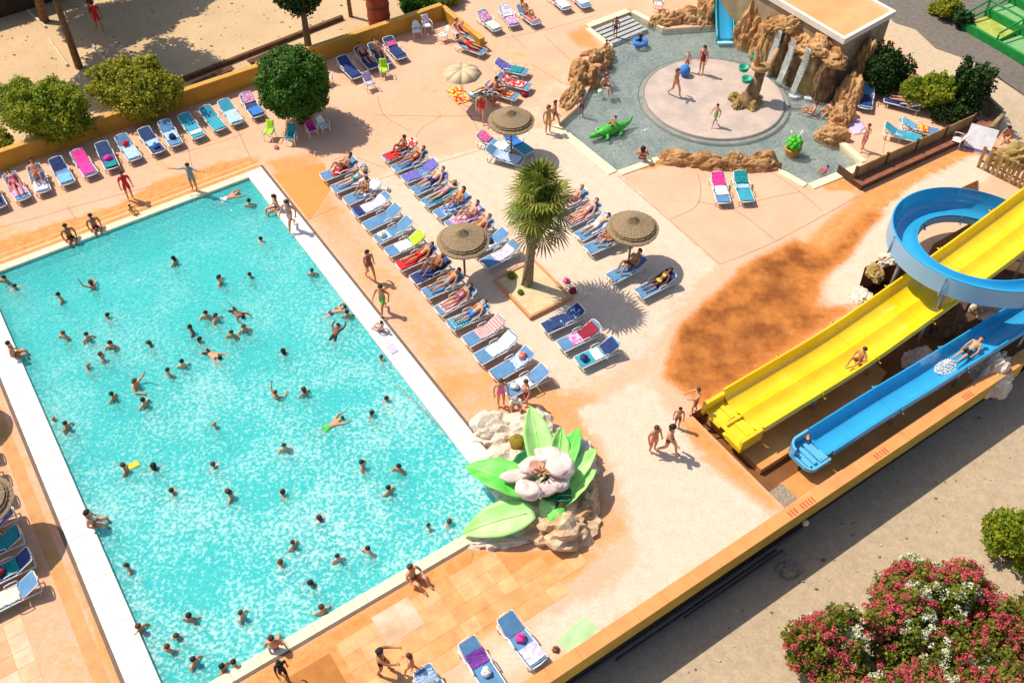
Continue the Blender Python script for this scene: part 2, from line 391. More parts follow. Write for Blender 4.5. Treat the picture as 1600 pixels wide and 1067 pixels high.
# pool shell
PD = -1.55; tq = (.06, .52, .55)
def pool_mat():
    m, t, b = nodes_of('pool_liner'); L = t.links.new
    g = t.nodes.new('ShaderNodeNewGeometry'); n = t.nodes.new('ShaderNodeTexNoise'); n.inputs['Scale'].default_value = .35; L(g.outputs['Position'], n.inputs[0])
    r = t.nodes.new('ShaderNodeValToRGB'); L(n.outputs[0], r.inputs[0]); r.color_ramp.elements[0].position = .35; r.color_ramp.elements[1].position = .65
    r.color_ramp.elements[0].color = (.02, .66, .70, 1); r.color_ramp.elements[1].color = (.04, .82, .82, 1); L(r.outputs[0], b.inputs['Base Color']); b.inputs['Roughness'].default_value = .6
    return m
pm = pool_mat()
sh = MB(); q = POOL
sh.add([(x, y, PD) for x, y in q]+[(x, y, -.06) for x, y in q], [(0, 3, 2, 1), (0, 1, 5, 4), (1, 2, 6, 5), (2, 3, 7, 6), (3, 0, 4, 7)])
o = struct(sh.build('pool_shell', pm))
bm = bmesh.new(); bm.from_mesh(o.data); bmesh.ops.recalc_face_normals(bm, faces=bm.faces[:]); bmesh.ops.reverse_faces(bm, faces=bm.faces[:]); bm.to_mesh(o.data); bm.free()

def water_mat(name, tintA, tintB, foam, scale=1.0, bumpd=.05, foamcol=(.85, .97, .95), body=(.1, .6, .6), bodyf=.15, rough=.06, grad=False):
    m = bpy.data.materials.new(name); m.use_nodes = True; t = m.node_tree; L = t.links.new
    t.nodes.remove(t.nodes['Principled BSDF']); out = t.nodes['Material Output']
    g = t.nodes.new('ShaderNodeNewGeometry')
    def noise(sc, det, dist=0, ro=.5):
        n = t.nodes.new('ShaderNodeTexNoise'); n.inputs['Scale'].default_value = sc*scale; n.inputs['Detail'].default_value = det; n.inputs['Distortion'].default_value = dist; n.inputs['Roughness'].default_value = ro
        L(g.outputs['Position'], n.inputs[0]); return n.outputs[0]
    def mth(op, a, b, c=None):
        n = t.nodes.new('ShaderNodeMath'); n.operation = op
        for i, x in enumerate((a, b, c)):
            if x is None: continue
            if isinstance(x, (int, float)): n.inputs[i].default_value = x
            else: L(x, n.inputs[i])
        return n.outputs[0]
    n1 = noise(.6, 2, .5); n2 = noise(2.6, 4, 1.2); n3 = noise(7, 2, .6); n4 = noise(19, 2, .2)
    bp = t.nodes.new('ShaderNodeBump'); bp.inputs['Distance'].default_value = bumpd; bp.inputs['Strength'].default_value = 1
    L(mth('MULTIPLY_ADD', n4, .50, mth('ADD', mth('MULTIPLY', n2, 1.1), mth('MULTIPLY', n3, .70))), bp.inputs['Height'])
    # noise tint painted into the transparent surface stands in for ripple caustics
    vo = t.nodes.new('ShaderNodeTexVoronoi'); vo.feature = 'SMOOTH_F1'; vo.inputs['Scale'].default_value = 1.7*scale; vo.inputs['Smoothness'].default_value = .8
    wv = t.nodes.new('ShaderNodeVectorMath'); wv.operation = 'ADD'; nn = t.nodes.new('ShaderNodeTexNoise'); nn.inputs['Scale'].default_value = 2*scale; L(g.outputs['Position'], nn.inputs[0])
    L(g.outputs['Position'], wv.inputs[0]); L(nn.outputs['Color'], wv.inputs[1]); L(wv.outputs[0], vo.inputs['Vector'])
    rp = mth('MULTIPLY_ADD', n2, .9, mth('MULTIPLY', vo.outputs['Distance'], .5))
    rp = mth('ADD', rp, mth('MULTIPLY_ADD', n1, .55, -.30))
    r = t.nodes.new('ShaderNodeValToRGB'); L(rp, r.inputs[0]); r.color_ramp.elements[0].position = .38; r.color_ramp.elements[1].position = .80
    r.color_ramp.elements[0].color = tintA+(1,); r.color_ramp.elements[1].color = tintB+(1,)
    tr = t.nodes.new('ShaderNodeBsdfTransparent'); L(r.outputs[0], tr.inputs[0])
    df = t.nodes.new('ShaderNodeBsdfDiffuse'); df.inputs[0].default_value = foamcol+(1,)
    db = t.nodes.new('ShaderNodeBsdfDiffuse'); db.inputs[0].default_value = body+(1,)
    m0 = t.nodes.new('ShaderNodeMixShader'); m0.inputs[0].default_value = bodyf; L(tr.outputs[0], m0.inputs[1]); L(db.outputs[0], m0.inputs[2])
    f1 = noise(7.5, 4, .3, .6); f2 = noise(.35, 3, .3)
    ff = mth('ADD', f1, mth('MULTIPLY_ADD', f2, .45, -.225))
    mr = t.nodes.new('ShaderNodeMapRange'); L(ff, mr.inputs[0]); mr.inputs[1].default_value = .45; mr.inputs[2].default_value = .72; mr.inputs[4].default_value = foam
    fo = mr.outputs[0]
    if grad:   # foam white raised towards the near end to paint its brighter glare
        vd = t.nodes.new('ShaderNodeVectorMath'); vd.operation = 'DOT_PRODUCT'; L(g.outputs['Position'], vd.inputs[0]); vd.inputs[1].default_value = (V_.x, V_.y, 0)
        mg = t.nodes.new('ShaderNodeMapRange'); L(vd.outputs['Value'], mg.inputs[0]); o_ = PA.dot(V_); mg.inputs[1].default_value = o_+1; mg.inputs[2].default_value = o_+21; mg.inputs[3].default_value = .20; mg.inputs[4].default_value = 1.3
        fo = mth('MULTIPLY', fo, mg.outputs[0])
    m1 = t.nodes.new('ShaderNodeMixShader'); L(fo, m1.inputs[0]); L(m0.outputs[0], m1.inputs[1]); L(df.outputs[0], m1.inputs[2])
    gl = t.nodes.new('ShaderNodeBsdfGlossy'); gl.inputs['Roughness'].default_value = rough; L(bp.outputs[0], gl.inputs['Normal'])
    fr = t.nodes.new('ShaderNodeFresnel'); fr.inputs[0].default_value = 1.33; L(bp.outputs[0], fr.inputs['Normal'])
    m2 = t.nodes.new('ShaderNodeMixShader'); L(fr.outputs[0], m2.inputs[0]); L(m1.outputs[0], m2.inputs[1]); L(gl.outputs[0], m2.inputs[2])
    L(m2.outputs[0], out.inputs[0]); return m
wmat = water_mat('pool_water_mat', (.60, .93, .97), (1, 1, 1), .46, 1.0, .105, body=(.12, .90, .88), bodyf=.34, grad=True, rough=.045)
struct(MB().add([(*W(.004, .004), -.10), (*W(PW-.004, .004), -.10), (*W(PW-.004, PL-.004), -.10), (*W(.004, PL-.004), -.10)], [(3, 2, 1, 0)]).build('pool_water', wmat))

def turbid(name, col, f):
    m = bpy.data.materials.new(name); m.use_nodes = True; t = m.node_tree; t.nodes.remove(t.nodes['Principled BSDF'])
    tr = t.nodes.new('ShaderNodeBsdfTransparent'); tr.inputs[0].default_value = (.86, .99, 1, 1); d = t.nodes.new('ShaderNodeBsdfDiffuse'); d.inputs[0].default_value = col+(1,); mx = t.nodes.new('ShaderNodeMixShader'); mx.inputs[0].default_value = f
    t.links.new(tr.outputs[0], mx.inputs[1]); t.links.new(d.outputs[0], mx.inputs[2]); t.links.new(mx.outputs[0], t.nodes['Material Output'].inputs[0]); return m
for i, z in enumerate((-.42, -.85)): struct(MB().add([(*W(.004, .004), z), (*W(PW-.004, .004), z), (*W(PW-.004, PL-.004), z), (*W(.004, PL-.004), z)], [(3, 2, 1, 0)]).build('pool_water_depth', turbid('turbid_%d' % i, (.08, .88, .86), .34)))
# children's pool
def shell_of(poly, z0, z1, name, mf, mw):
    mb = MB(); n = len(poly); mb.add([(x, y, z0) for x, y in poly]+[(x, y, z1) for x, y in poly], [tuple(range(n))[::-1]])
    for i in range(n):
        mb.f.append((i, (i+1) % n, n+(i+1) % n, n+i)); mb.mi.append(1)
    o = mb.build(name, [mf, mw]); bm = bmesh.new(); bm.from_mesh(o.data); bmesh.ops.recalc_face_normals(bm, faces=bm.faces[:]); bmesh.ops.reverse_faces(bm, faces=bm.faces[:])
    if bm.faces: bm.to_mesh(o.data)
    bm.free(); return o
def mosaic_mat(name, c1, c2, c3, size=.10):
    m, t, b = nodes_of(name); L = t.links.new
    g = t.nodes.new('ShaderNodeNewGeometry'); mp = t.nodes.new('ShaderNodeMapping'); mp.inputs['Rotation'].default_value = (0, 0, UA); L(g.outputs['Position'], mp.inputs[0])
    br = t.nodes.new('ShaderNodeTexBrick'); br.offset = 0; br.inputs['Scale'].default_value = 1; br.inputs['Brick Width'].default_value = size; br.inputs['Row Height'].default_value = size; br.inputs['Mortar Size'].default_value = size*.08
    br.inputs['Color1'].default_value = c1+(1,); br.inputs['Color2'].default_value = c2+(1,); br.inputs['Mortar'].default_value = c3+(1,)
    L(mp.outputs[0], br.inputs[0]); n = t.nodes.new('ShaderNodeTexNoise'); n.inputs['Scale'].default_value = 1.1; n.inputs['Detail'].default_value = 5; L(g.outputs['Position'], n.inputs[0])
    mx = t.nodes.new('ShaderNodeMix'); mx.data_type = 'RGBA'; mx.blend_type = 'MULTIPLY'; mx.inputs[0].default_value = 1
    r = t.nodes.new('ShaderNodeValToRGB'); r.color_ramp.elements[0].position = .35; r.color_ramp.elements[1].position = .65; r.color_ramp.elements[0].color = (.82, .85, .85, 1); r.color_ramp.elements[1].color = (1.08, 1.05, 1.02, 1)
    L(n.outputs[0], r.inputs[0]); L(br.outputs[0], mx.inputs[6]); L(r.outputs[0], mx.inputs[7]); L(mx.outputs[2], b.inputs['Base Color']); b.inputs['Roughness'].default_value = .5
    return m
mos = mosaic_mat('grey_mosaic', (.30, .345, .34), (.43, .455, .42), (.5, .5, .46), .13)
struct(shell_of(KID, -.36, -.004, 'paddling_pool_floor', mos, creamc))
PC = (11.05, 44.85)
def disc(name, r, z0, z1, m, n=72): return struct(MB().lathe([(.001, z1), (r, z1), (r, z0)], n, (PC[0], PC[1], 0)).build(name, m))
disc('splash_ring', 4.15, -.359, -.235, mat('ring_grey', (.50, .455, .41), .6, .1))
disc('splash_disc', 3.85, -.234, -.13, mosaic_mat('pink_mosaic', (.56, .44, .37), (.60, .47, .40), (.50, .42, .37), .16))
rr_ = MB()
for r0 in (3.78, 4.08):
    z_ = -.125 if r0 < 4 else -.229
    k = 72; vs = []
    for i in range(k):
        t_ = 2*math.pi*i/k; vs += [(PC[0]+r0*math.cos(t_), PC[1]+r0*math.sin(t_), z_), (PC[0]+(r0+.06)*math.cos(t_), PC[1]+(r0+.06)*math.sin(t_), z_)]
    rr_.add(vs, [(2*i, 2*i+1, (2*i+3) % (2*k), (2*i+2) % (2*k)) for i in range(k)])
struct(rr_.build('disc_rim', mat('rim_dark', (.20, .18, .16), .6)))
kw = water_mat('paddling_water_mat', (.72, .82, .84), (.97, 1, 1), .10, 1.4, .05, body=(.35, .45, .43), bodyf=.10, foamcol=(.8, .85, .82))
KIN = [tuple(Vector(p)*.9995+Vector(PC)*.0005) for p in KID]
kmb = MB(); kmb.add([(x, y, -.165) for x, y in KIN], [tuple(range(len(KIN)))]); o = kmb.build('paddling_pool_water', kw); struct(o)
if o.data.polygons[0].normal.z < 0: o.data.flip_normals()
# rim
kr = empty('paddling_pool_rim', (*KID[0], 0)); struct(kr)
def rim(pxs, wd, n, m, name='rim_stone'):
    L = GP(pxs)
    for i in range(len(L)-1):
        a, b = Vector(L[i]), Vector(L[i+1]); k = max(1, round((b-a).length/1.0)); d = (b-a)/k; ang = math.atan2(d.y, d.x)
        nn = Vector((-d.y, d.x)).normalized()*(wd/2)*n
        me = MB().box((0, 0, 0), (d.length-.012, wd, .16)).mesh(name, m)
        for j in range(k):
            c = a+d*(j+.5)+nn; o = link(name, me, None, (c.x, c.y, -.03), ang); o.parent = kr; o.matrix_parent_inverse = Matrix.Translation(kr.location).inverted()
rim([(872, 194), (964, 268)], .55, -1, creamc); rim([(964, 268), (1026, 246)], .4, -1, creamc); rim([(1222, 266), (1262, 288)], .4, -1, creamc); rim([(1262, 288), (1345, 255)], .45, -1, creamc)
rim([(1345, 255), (1290, 206)], .35, -1, creamc); rim([(922, 44), (985, 20)], .45, 1, creamc); rim([(985, 20), (1035, 46)], .35, 1, creamc); rim([(922, 44), (958, 72)], .35, -1, creamc)
# entry steps
stp = tag(empty('entry_steps', (*GP([(955, 32)])[0], 0)), kind='structure')
sm_ = [mat('step_light', (.46, .46, .43), .6), mat('step_dark', (.10, .13, .15), .5)]
A0, A1 = Vector(GP([(925, 46)])[0]), Vector(GP([(985, 22)])[0]); dd = (A1-A0).normalized(); nn = Vector((dd.y, -dd.x))
for i in range(5):
    c0 = A0+dd*.12+nn*(.05+i*.36); c1 = A0+dd*((A1-A0).length-.15)+nn*(.05+i*.36)
    mb = MB().prism([tuple(c0), tuple(c1), tuple(c1+nn*.25), tuple(c0+nn*.25)], -.35, -.04-i*.028)
    o = mb.build('step', sm_[0]); o.parent = stp; o.matrix_parent_inverse = Matrix.Translation(stp.location).inverted()
    mb = MB().prism([tuple(c0+nn*.25), tuple(c1+nn*.25), tuple(c1+nn*.358), tuple(c0+nn*.358)], -.35, -.10-i*.028)
    o = mb.build('step_nosing', sm_[1]); o.parent = stp; o.matrix_parent_inverse = Matrix.Translation(stp.location).inverted()

# ---- ground outside
GO = [(-150, -60), (180, -60), (180, 260), (-150, 260)]
far_, FV = sheet('ground', GO, [DECK], 3.0, 0, None); 
# finer ring near the deck
def gz(V):
    q = (V-np.array(PA)); b = q@np.array(V_); a = q@np.array(U)
    return -2.2*smst((b-14)/13.0)-.012
me = far_.data; co = np.empty(len(me.vertices)*3); me.vertices.foreach_get('co', co); co = co.reshape(-1, 3); co[:, 2] = gz(co[:, :2]); me.vertices.foreach_set('co', co.ravel()); me.update()
struct(far_)
dirt = paint(co[:, :2], [([(1380, 40), (1480, 150), (1640, 300), (1700, 200), (1560, 90)], 1, 0.0)])
qb = (co[:, :2]-np.array(PA))@np.array(V_); qa = (co[:, :2]-np.array(PA))@np.array(U)
attr_layer(me, 'stain', [smst((qb-20)/5), smst((qa-38)/4)*(qb < 20), np.zeros(len(co))])
me.materials.clear(); me.materials.append(ground_mat('sandy_ground', (.60, .42, .24), [((.40, .31, .21), (.50, .39, .26)), ((.52, .40, .26), (.60, .47, .33))], 'stain', (.35, 3), 9, .015))

# asphalt road at the top right, kerb stones
rp_ = [(1385, -60), (1395, 38), (1432, 48), (1462, 80), (1520, 96), (1560, 122), (1620, 150), (1900, 280), (2200, 100), (1900, -80)]
rw = GP([(1300, -60), (1398, 36), (1430, 46), (1462, 76), (1520, 96), (1560, 120), (1620, 152), (1900, 290), (1900, 60), (1600, -60)])
rdv = sheet('asphalt_road', rw, [], 1.0, lambda V: gz(V)+.016, mat('asphalt', (.145, .125, .105), .9, .25, 4, .01, 40, col2=(.21, .18, .15)))[0]; struct(rdv)

# yellow wall, top left
ym = mat('yellow_render', (.50, .27, .035), .85, .12, 1.2, .004, 25); ycap = mat('wall_cap', (.60, .33, .07), .8, .12, 2)
def wall(name, a0, a1, b0, b1, z0, z1, label, m=ym, capm=ycap, cap=.06, pieces=0, over=.03):
    t = tag(empty(name, (*W((a0+a1)/2, (b0+b1)/2), z0)), label, 'wall')
    inv = Matrix.Translation(t.location).inverted()
    o = MB().prism([W(a0, b0), W(a1, b0), W(a1, b1), W(a0, b1)], z0, z1-cap).build('wall_body', m); o.parent = t; o.matrix_parent_inverse = inv
    n = max(1, round(max(a1-a0, b1-b0)/1.2))
    for i in range(n):
        if a1-a0 > b1-b0: x0 = a0+(a1-a0)*i/n; x1 = a0+(a1-a0)*(i+1)/n-.008; P4 = [W(x0, b0-over), W(x1, b0-over), W(x1, b1+over), W(x0, b1+over)]
        else: x0 = b0+(b1-b0)*i/n; x1 = b0+(b1-b0)*(i+1)/n-.008; P4 = [W(a0-over, x0), W(a1+over, x0), W(a1+over, x1), W(a0-over, x1)]
        o = MB().prism(P4, z1-cap+.001, z1).build('coping_slab', capm); o.parent = t; o.matrix_parent_inverse = inv
    return t
wall('garden_wall', -16, 28.45, -7.75, -7.45, -.1, 1.0, 'long yellow rendered wall behind the back row of loungers', over=.02)
wall('garden_wall', 28.46, 28.76, -7.75, -3.35, -.1, .75, 'short low yellow wall stepping down beside the cream parasol', over=.02)
# retaining wall at the front: orange coping, yellow fascia, dark undercroft
ocop = mat('orange_coping', (.70, .30, .10), .75, .12, 1.5)
fas = mat('mustard_fascia', (.58, .37, .06), .85, .15, 1.2, .004, 25)
t = tag(empty('retaining_wall', (*W(10, 29), -1.9)), 'long yellow retaining wall with orange top along the dirt lane', 'wall'); inv = Matrix.Translation(t.location).inverted()
def pt(o, par=None):
    par = par or t; o.parent = par; o.matrix_parent_inverse = Matrix.Translation(par.location).inverted(); return o
pt(MB().prism([W(-16, 28.7), W(34.4, 28.7), W(34.4, 29.12), W(-16, 29.12)], -.80, .10).build('fascia', fas))
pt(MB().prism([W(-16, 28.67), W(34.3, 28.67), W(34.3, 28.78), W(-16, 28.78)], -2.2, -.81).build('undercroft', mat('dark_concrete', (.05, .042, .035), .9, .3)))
for i in range(42): pt(MB().prism([W(-16+i*1.2, 28.67), W(-16+(i+1)*1.2-.01, 28.67), W(-16+(i+1)*1.2-.01, 29.16), W(-16+i*1.2, 29.16)], .101, .15).build('coping_slab', ocop))
for i, (a, n) in enumerate(((21.6, 5), (25.5, 5), (30.6, 4), (21.0, 3))):
    for k in range(n): pt(MB().prism([W(a+k*.14, 28.85), W(a+k*.14+.06, 28.83), W(a+k*.14+.06, 29.1), W(a+k*.14, 29.1)], .1505, .154).build('red_mark', mat('red_mark', (.5, .1, .04), .8)))
# ================================================================ PEOPLE
SK = {}
def limb(*p): return p
# joints: facing +x, y to the left, z up, soles at z=0 (height 1.72)
def pose(kind):
    P = dict(pel=(0, 0, .95), wst=(0, 0, 1.10), chs=(0, 0, 1.32), nck=(.0, 0, 1.47), hd0=(.01, 0, 1.54), hd1=(.02, 0, 1.62), hd2=(.01, 0, 1.70))
    def side(s, sh, el, wr, hn, hp, kn, an, to):
        k = 'L' if s > 0 else 'R'
        for n, q in zip(('sh', 'el', 'wr', 'hn', 'hp', 'kn', 'an', 'to'), (sh, el, wr, hn, hp, kn, an, to)): P[n+k] = (q[0], q[1]*s, q[2])
    st = dict(sh=(0, .18, 1.40), hp=(0, .09, .90), kn=(.02, .10, .50), an=(-.02, .10, .09), to=(.13, .12, .03))
    if kind == 'stand':
        for s in (1, -1): side(s, st['sh'], (-.03, .25, 1.12), (.06, .27, .88), (.09, .26, .80), st['hp'], st['kn'], st['an'], st['to'])
    elif kind == 'walk':
        side(1, st['sh'], (-.14, .24, 1.15), (-.08, .25, .90), (-.05, .25, .82), st['hp'], (.20, .10, .52), (.26, .10, .11), (.40, .11, .05))
        side(-1, st['sh'], (.14, .24, 1.16), (.30, .22, .98), (.36, .20, .94), st['hp'], (-.04, .10, .50), (-.32, .10, .16), (-.20, .11, .04))
    elif kind == 'arms_out':
        for s in (1, -1): side(s, st['sh'], (.08, .44, 1.34), (.14, .66, 1.40), (.16, .75, 1.42), st['hp'], st['kn'], st['an'], st['to'])
    elif kind == 'reach':
        side(1, st['sh'], (.20, .25, 1.30), (.42, .24, 1.34), (.50, .23, 1.35), st['hp'], (.16, .10, .52), (.12, .10, .10), (.26, .11, .03))
        side(-1, st['sh'], (.22, .24, 1.26), (.42, .20, 1.22), (.50, .18, 1.20), st['hp'], (-.02, .10, .50), (-.16, .10, .10), (-.02, .11, .03))
    elif kind == 'sit':       # seat at z=0, legs hanging forward and down
        dz = -.86
        for k in P: P[k] = (P[k][0]-.02, P[k][1], P[k][2]+dz)
        for s in (1, -1): side(s, (0, .18, 1.40+dz), (-.06, .26, 1.14+dz), (.10, .24, .94+dz), (.17, .21, .92+dz), (0, .09, .92+dz), (.40, .12, .09), (.44, .11, -.33), (.56, .12, -.38))
    elif kind == 'sit_ground':
        dz = -.86
        for k in P: P[k] = (P[k][0]-.04-.1*(P[k][2]-.9), P[k][1], P[k][2]+dz)
        for s in (1, -1): side(s, (-.08, .18, 1.40+dz), (.02, .27, 1.16+dz), (.22, .20, 1.12+dz), (.30, .16, 1.14+dz), (0, .09, .92+dz), (.34, .16, .38), (.52, .12, .07), (.66, .13, .03))
    elif kind == 'crouch':
        dz = -.62
        for k in P: P[k] = (P[k][0]-.12+.5*(P[k][2]-.9), P[k][1], P[k][2]+dz)
        for s in (1, -1): side(s, (.12, .18, 1.40+dz), (.25, .22, 1.12+dz), (.42, .16, .98+dz), (.50, .13, .94+dz), (-.10, .09, .92+dz), (.26, .14, .44), (-.02, .11, .09), (.12, .12, .03))
    elif kind in ('lie', 'lie_up'):   # on the back on a lounger, head towards -x, seat plane z=0, hips at x=0
        up = R(30 if kind == 'lie' else 48)
        def t(d, h): return (-d*math.cos(up)-h*math.sin(up)*.9, 0, .11+d*math.sin(up)+h*math.cos(up)*.5)
        P = dict(pel=(0, 0, .12), wst=t(.15, .02), chs=t(.38, .03), nck=t(.54, .02), hd0=t(.61, .03), hd1=t(.69, .04), hd2=t(.77, .02))
        c = P['chs']; n = P['nck']; m = ((c[0]+n[0])/2, (c[2]+n[2])/2)
        if kind == 'lie':
            for s in (1, -1): side(s, (m[0], .19, m[1]), (m[0]+.22, .27, .13), (m[0]+.46, .25, .09), (m[0]+.54, .24, .08), (.04, .09, .11), (.46, .12, .15), (.90, .12, .08), (.98, .14, .17))
        else:
            for s in (1, -1): side(s, (m[0], .19, m[1]), (m[0]+.18, .24, m[1]-.22), (m[0]+.38, .12, m[1]-.08), (m[0]+.44, .06, m[1]-.04), (.04, .09, .11), (.38, .13, .42), (.66, .12, .09), (.78, .13, .05))
    elif kind == 'prone':
        P = dict(pel=(0, 0, .12), wst=(-.16, 0, .14), chs=(-.38, 0, .22), nck=(-.54, 0, .30), hd0=(-.60, 0, .33), hd1=(-.68, 0, .35), hd2=(-.76, 0, .34))
        for s in (1, -1): side(s, (-.46, .19, .26), (-.60, .32, .22), (-.78, .18, .26), (-.84, .12, .27), (.04, .09, .12), (.46, .11, .08), (.86, .11, .09), (1.0, .12, .03))
    elif kind == 'swim':      # face down, head towards +x, centre on z=0
        P = dict(pel=(-.10, 0, -.04), wst=(.06, 0, -.02), chs=(.30, 0, 0), nck=(.45, 0, .02), hd0=(.52, 0, .04), hd1=(.60, 0, .06), hd2=(.68, 0, .04))
        for s in (1, -1): side(s, (.36, .18, 0), (.62, .30, .0), (.86, .26, -.02), (.95, .24, -.03), (-.14, .09, -.05), (-.52, .16, -.09), (-.90, .22, -.08), (-1.04, .24, -.1))
    elif kind == 'tread':     # upright in the water, surface at z=0, chest deep
        P = {k: (v[0], v[1], v[2]-1.22) for k, v in P.items()}
        for s in (1, -1): side(s, (0, .18, .17), (.10, .30, -.03), (.26, .34, -.05), (.34, .32, -.05), (0, .09, -.32), (.16, .13, -.70), (-.06, .12, -1.06), (.06, .13, -1.12))
    elif kind == 'tread_low': # only head and shoulders out
        P = {k: (v[0]+.10*(v[2]-1.3), v[1], v[2]-1.42) for k, v in P.items()}
        for s in (1, -1): side(s, (0, .18, -.02), (.14, .33, -.10), (.30, .26, -.12), (.37, .22, -.12), (-.03, .09, -.50), (.10, .15, -.88), (-.26, .14, -1.08), (-.36, .15, -1.14))
    elif kind == 'splash':
        P = {k: (v[0], v[1], v[2]-1.20) for k, v in P.items()}
        side(1, (0, .18, .20), (.10, .36, .34), (.22, .38, .60), (.25, .38, .69), (0, .09, -.30), (.12, .13, -.68), (-.06, .12, -1.04), (.06, .13, -1.12))
        side(-1, (0, .18, .20), (.22, .30, .08), (.44, .20, .10), (.52, .18, .10), (0, .09, -.30), (.16, .13, -.70), (-.04, .12, -1.06), (.06, .13, -1.12))
    return P
BR = dict(pel=.135, wst=.115, chs=.135, nck=.055, hd0=.07, hd1=.098, hd2=.062, sh=.062, el=.042, wr=.028, hn=.034, hp=.09, kn=.058, an=.036, to=.030)
BONES = [('pel', 'wst'), ('wst', 'chs'), ('chs', 'nck'), ('nck', 'hd0'), ('hd0', 'hd1'), ('hd1', 'hd2')]
for s in 'LR': BONES += [('chs', 'sh'+s), ('sh'+s, 'el'+s), ('el'+s, 'wr'+s), ('wr'+s, 'hn'+s), ('pel', 'hp'+s), ('hp'+s, 'kn'+s), ('kn'+s, 'an'+s), ('an'+s, 'to'+s)]
SKIN = [mat('skin_%d' % i, c, .5, .08, 5, spec=.4) for i, c in enumerate([(.62, .30, .165), (.52, .23, .11), (.70, .40, .27), (.38, .15, .065), (.20, .07, .035)])]
HAIR = {'dark': mat('hair_dark', (.02, .013, .01), .6, .3, 20), 'brown': mat('hair_brown', (.09, .04, .018), .6, .3, 20), 'fair': mat('hair_fair', (.42, .26, .10), .6, .25, 20), 'grey': mat('hair_grey', (.35, .33, .30), .7, .2, 20)}
CLOTH = {}
CC = dict(black=(.02, .02, .025), navy=(.025, .045, .16), blue=(.05, .22, .62), teal=(.01, .28, .30), red=(.62, .03, .03), pink=(.85, .16, .38), magenta=(.62, .02, .25), hotpink=(.85, .05, .32), orange=(.75, .22, .04), yellow=(.78, .55, .06), green=(.10, .50, .06), lime=(.45, .78, .04), white=(.80, .79, .76), cream=(.78, .70, .55), mint=(.60, .80, .66), purple=(.20, .05, .32), violet=(.17, .15, .50), grey=(.30, .31, .30), lilac=(.60, .50, .72), sky=(.22, .50, .75), turquoise=(.05, .45, .52), maroon=(.28, .02, .04), palepink=(.82, .50, .52), coral=(.80, .25, .20), brown=(.22, .10, .045), bluewhite=(.45, .60, .80))
def cloth(c):
    if c not in CLOTH: CLOTH[c] = mat('cloth_'+c, CC[c], .85, .14, 7, .004, 60)
    return CLOTH[c]
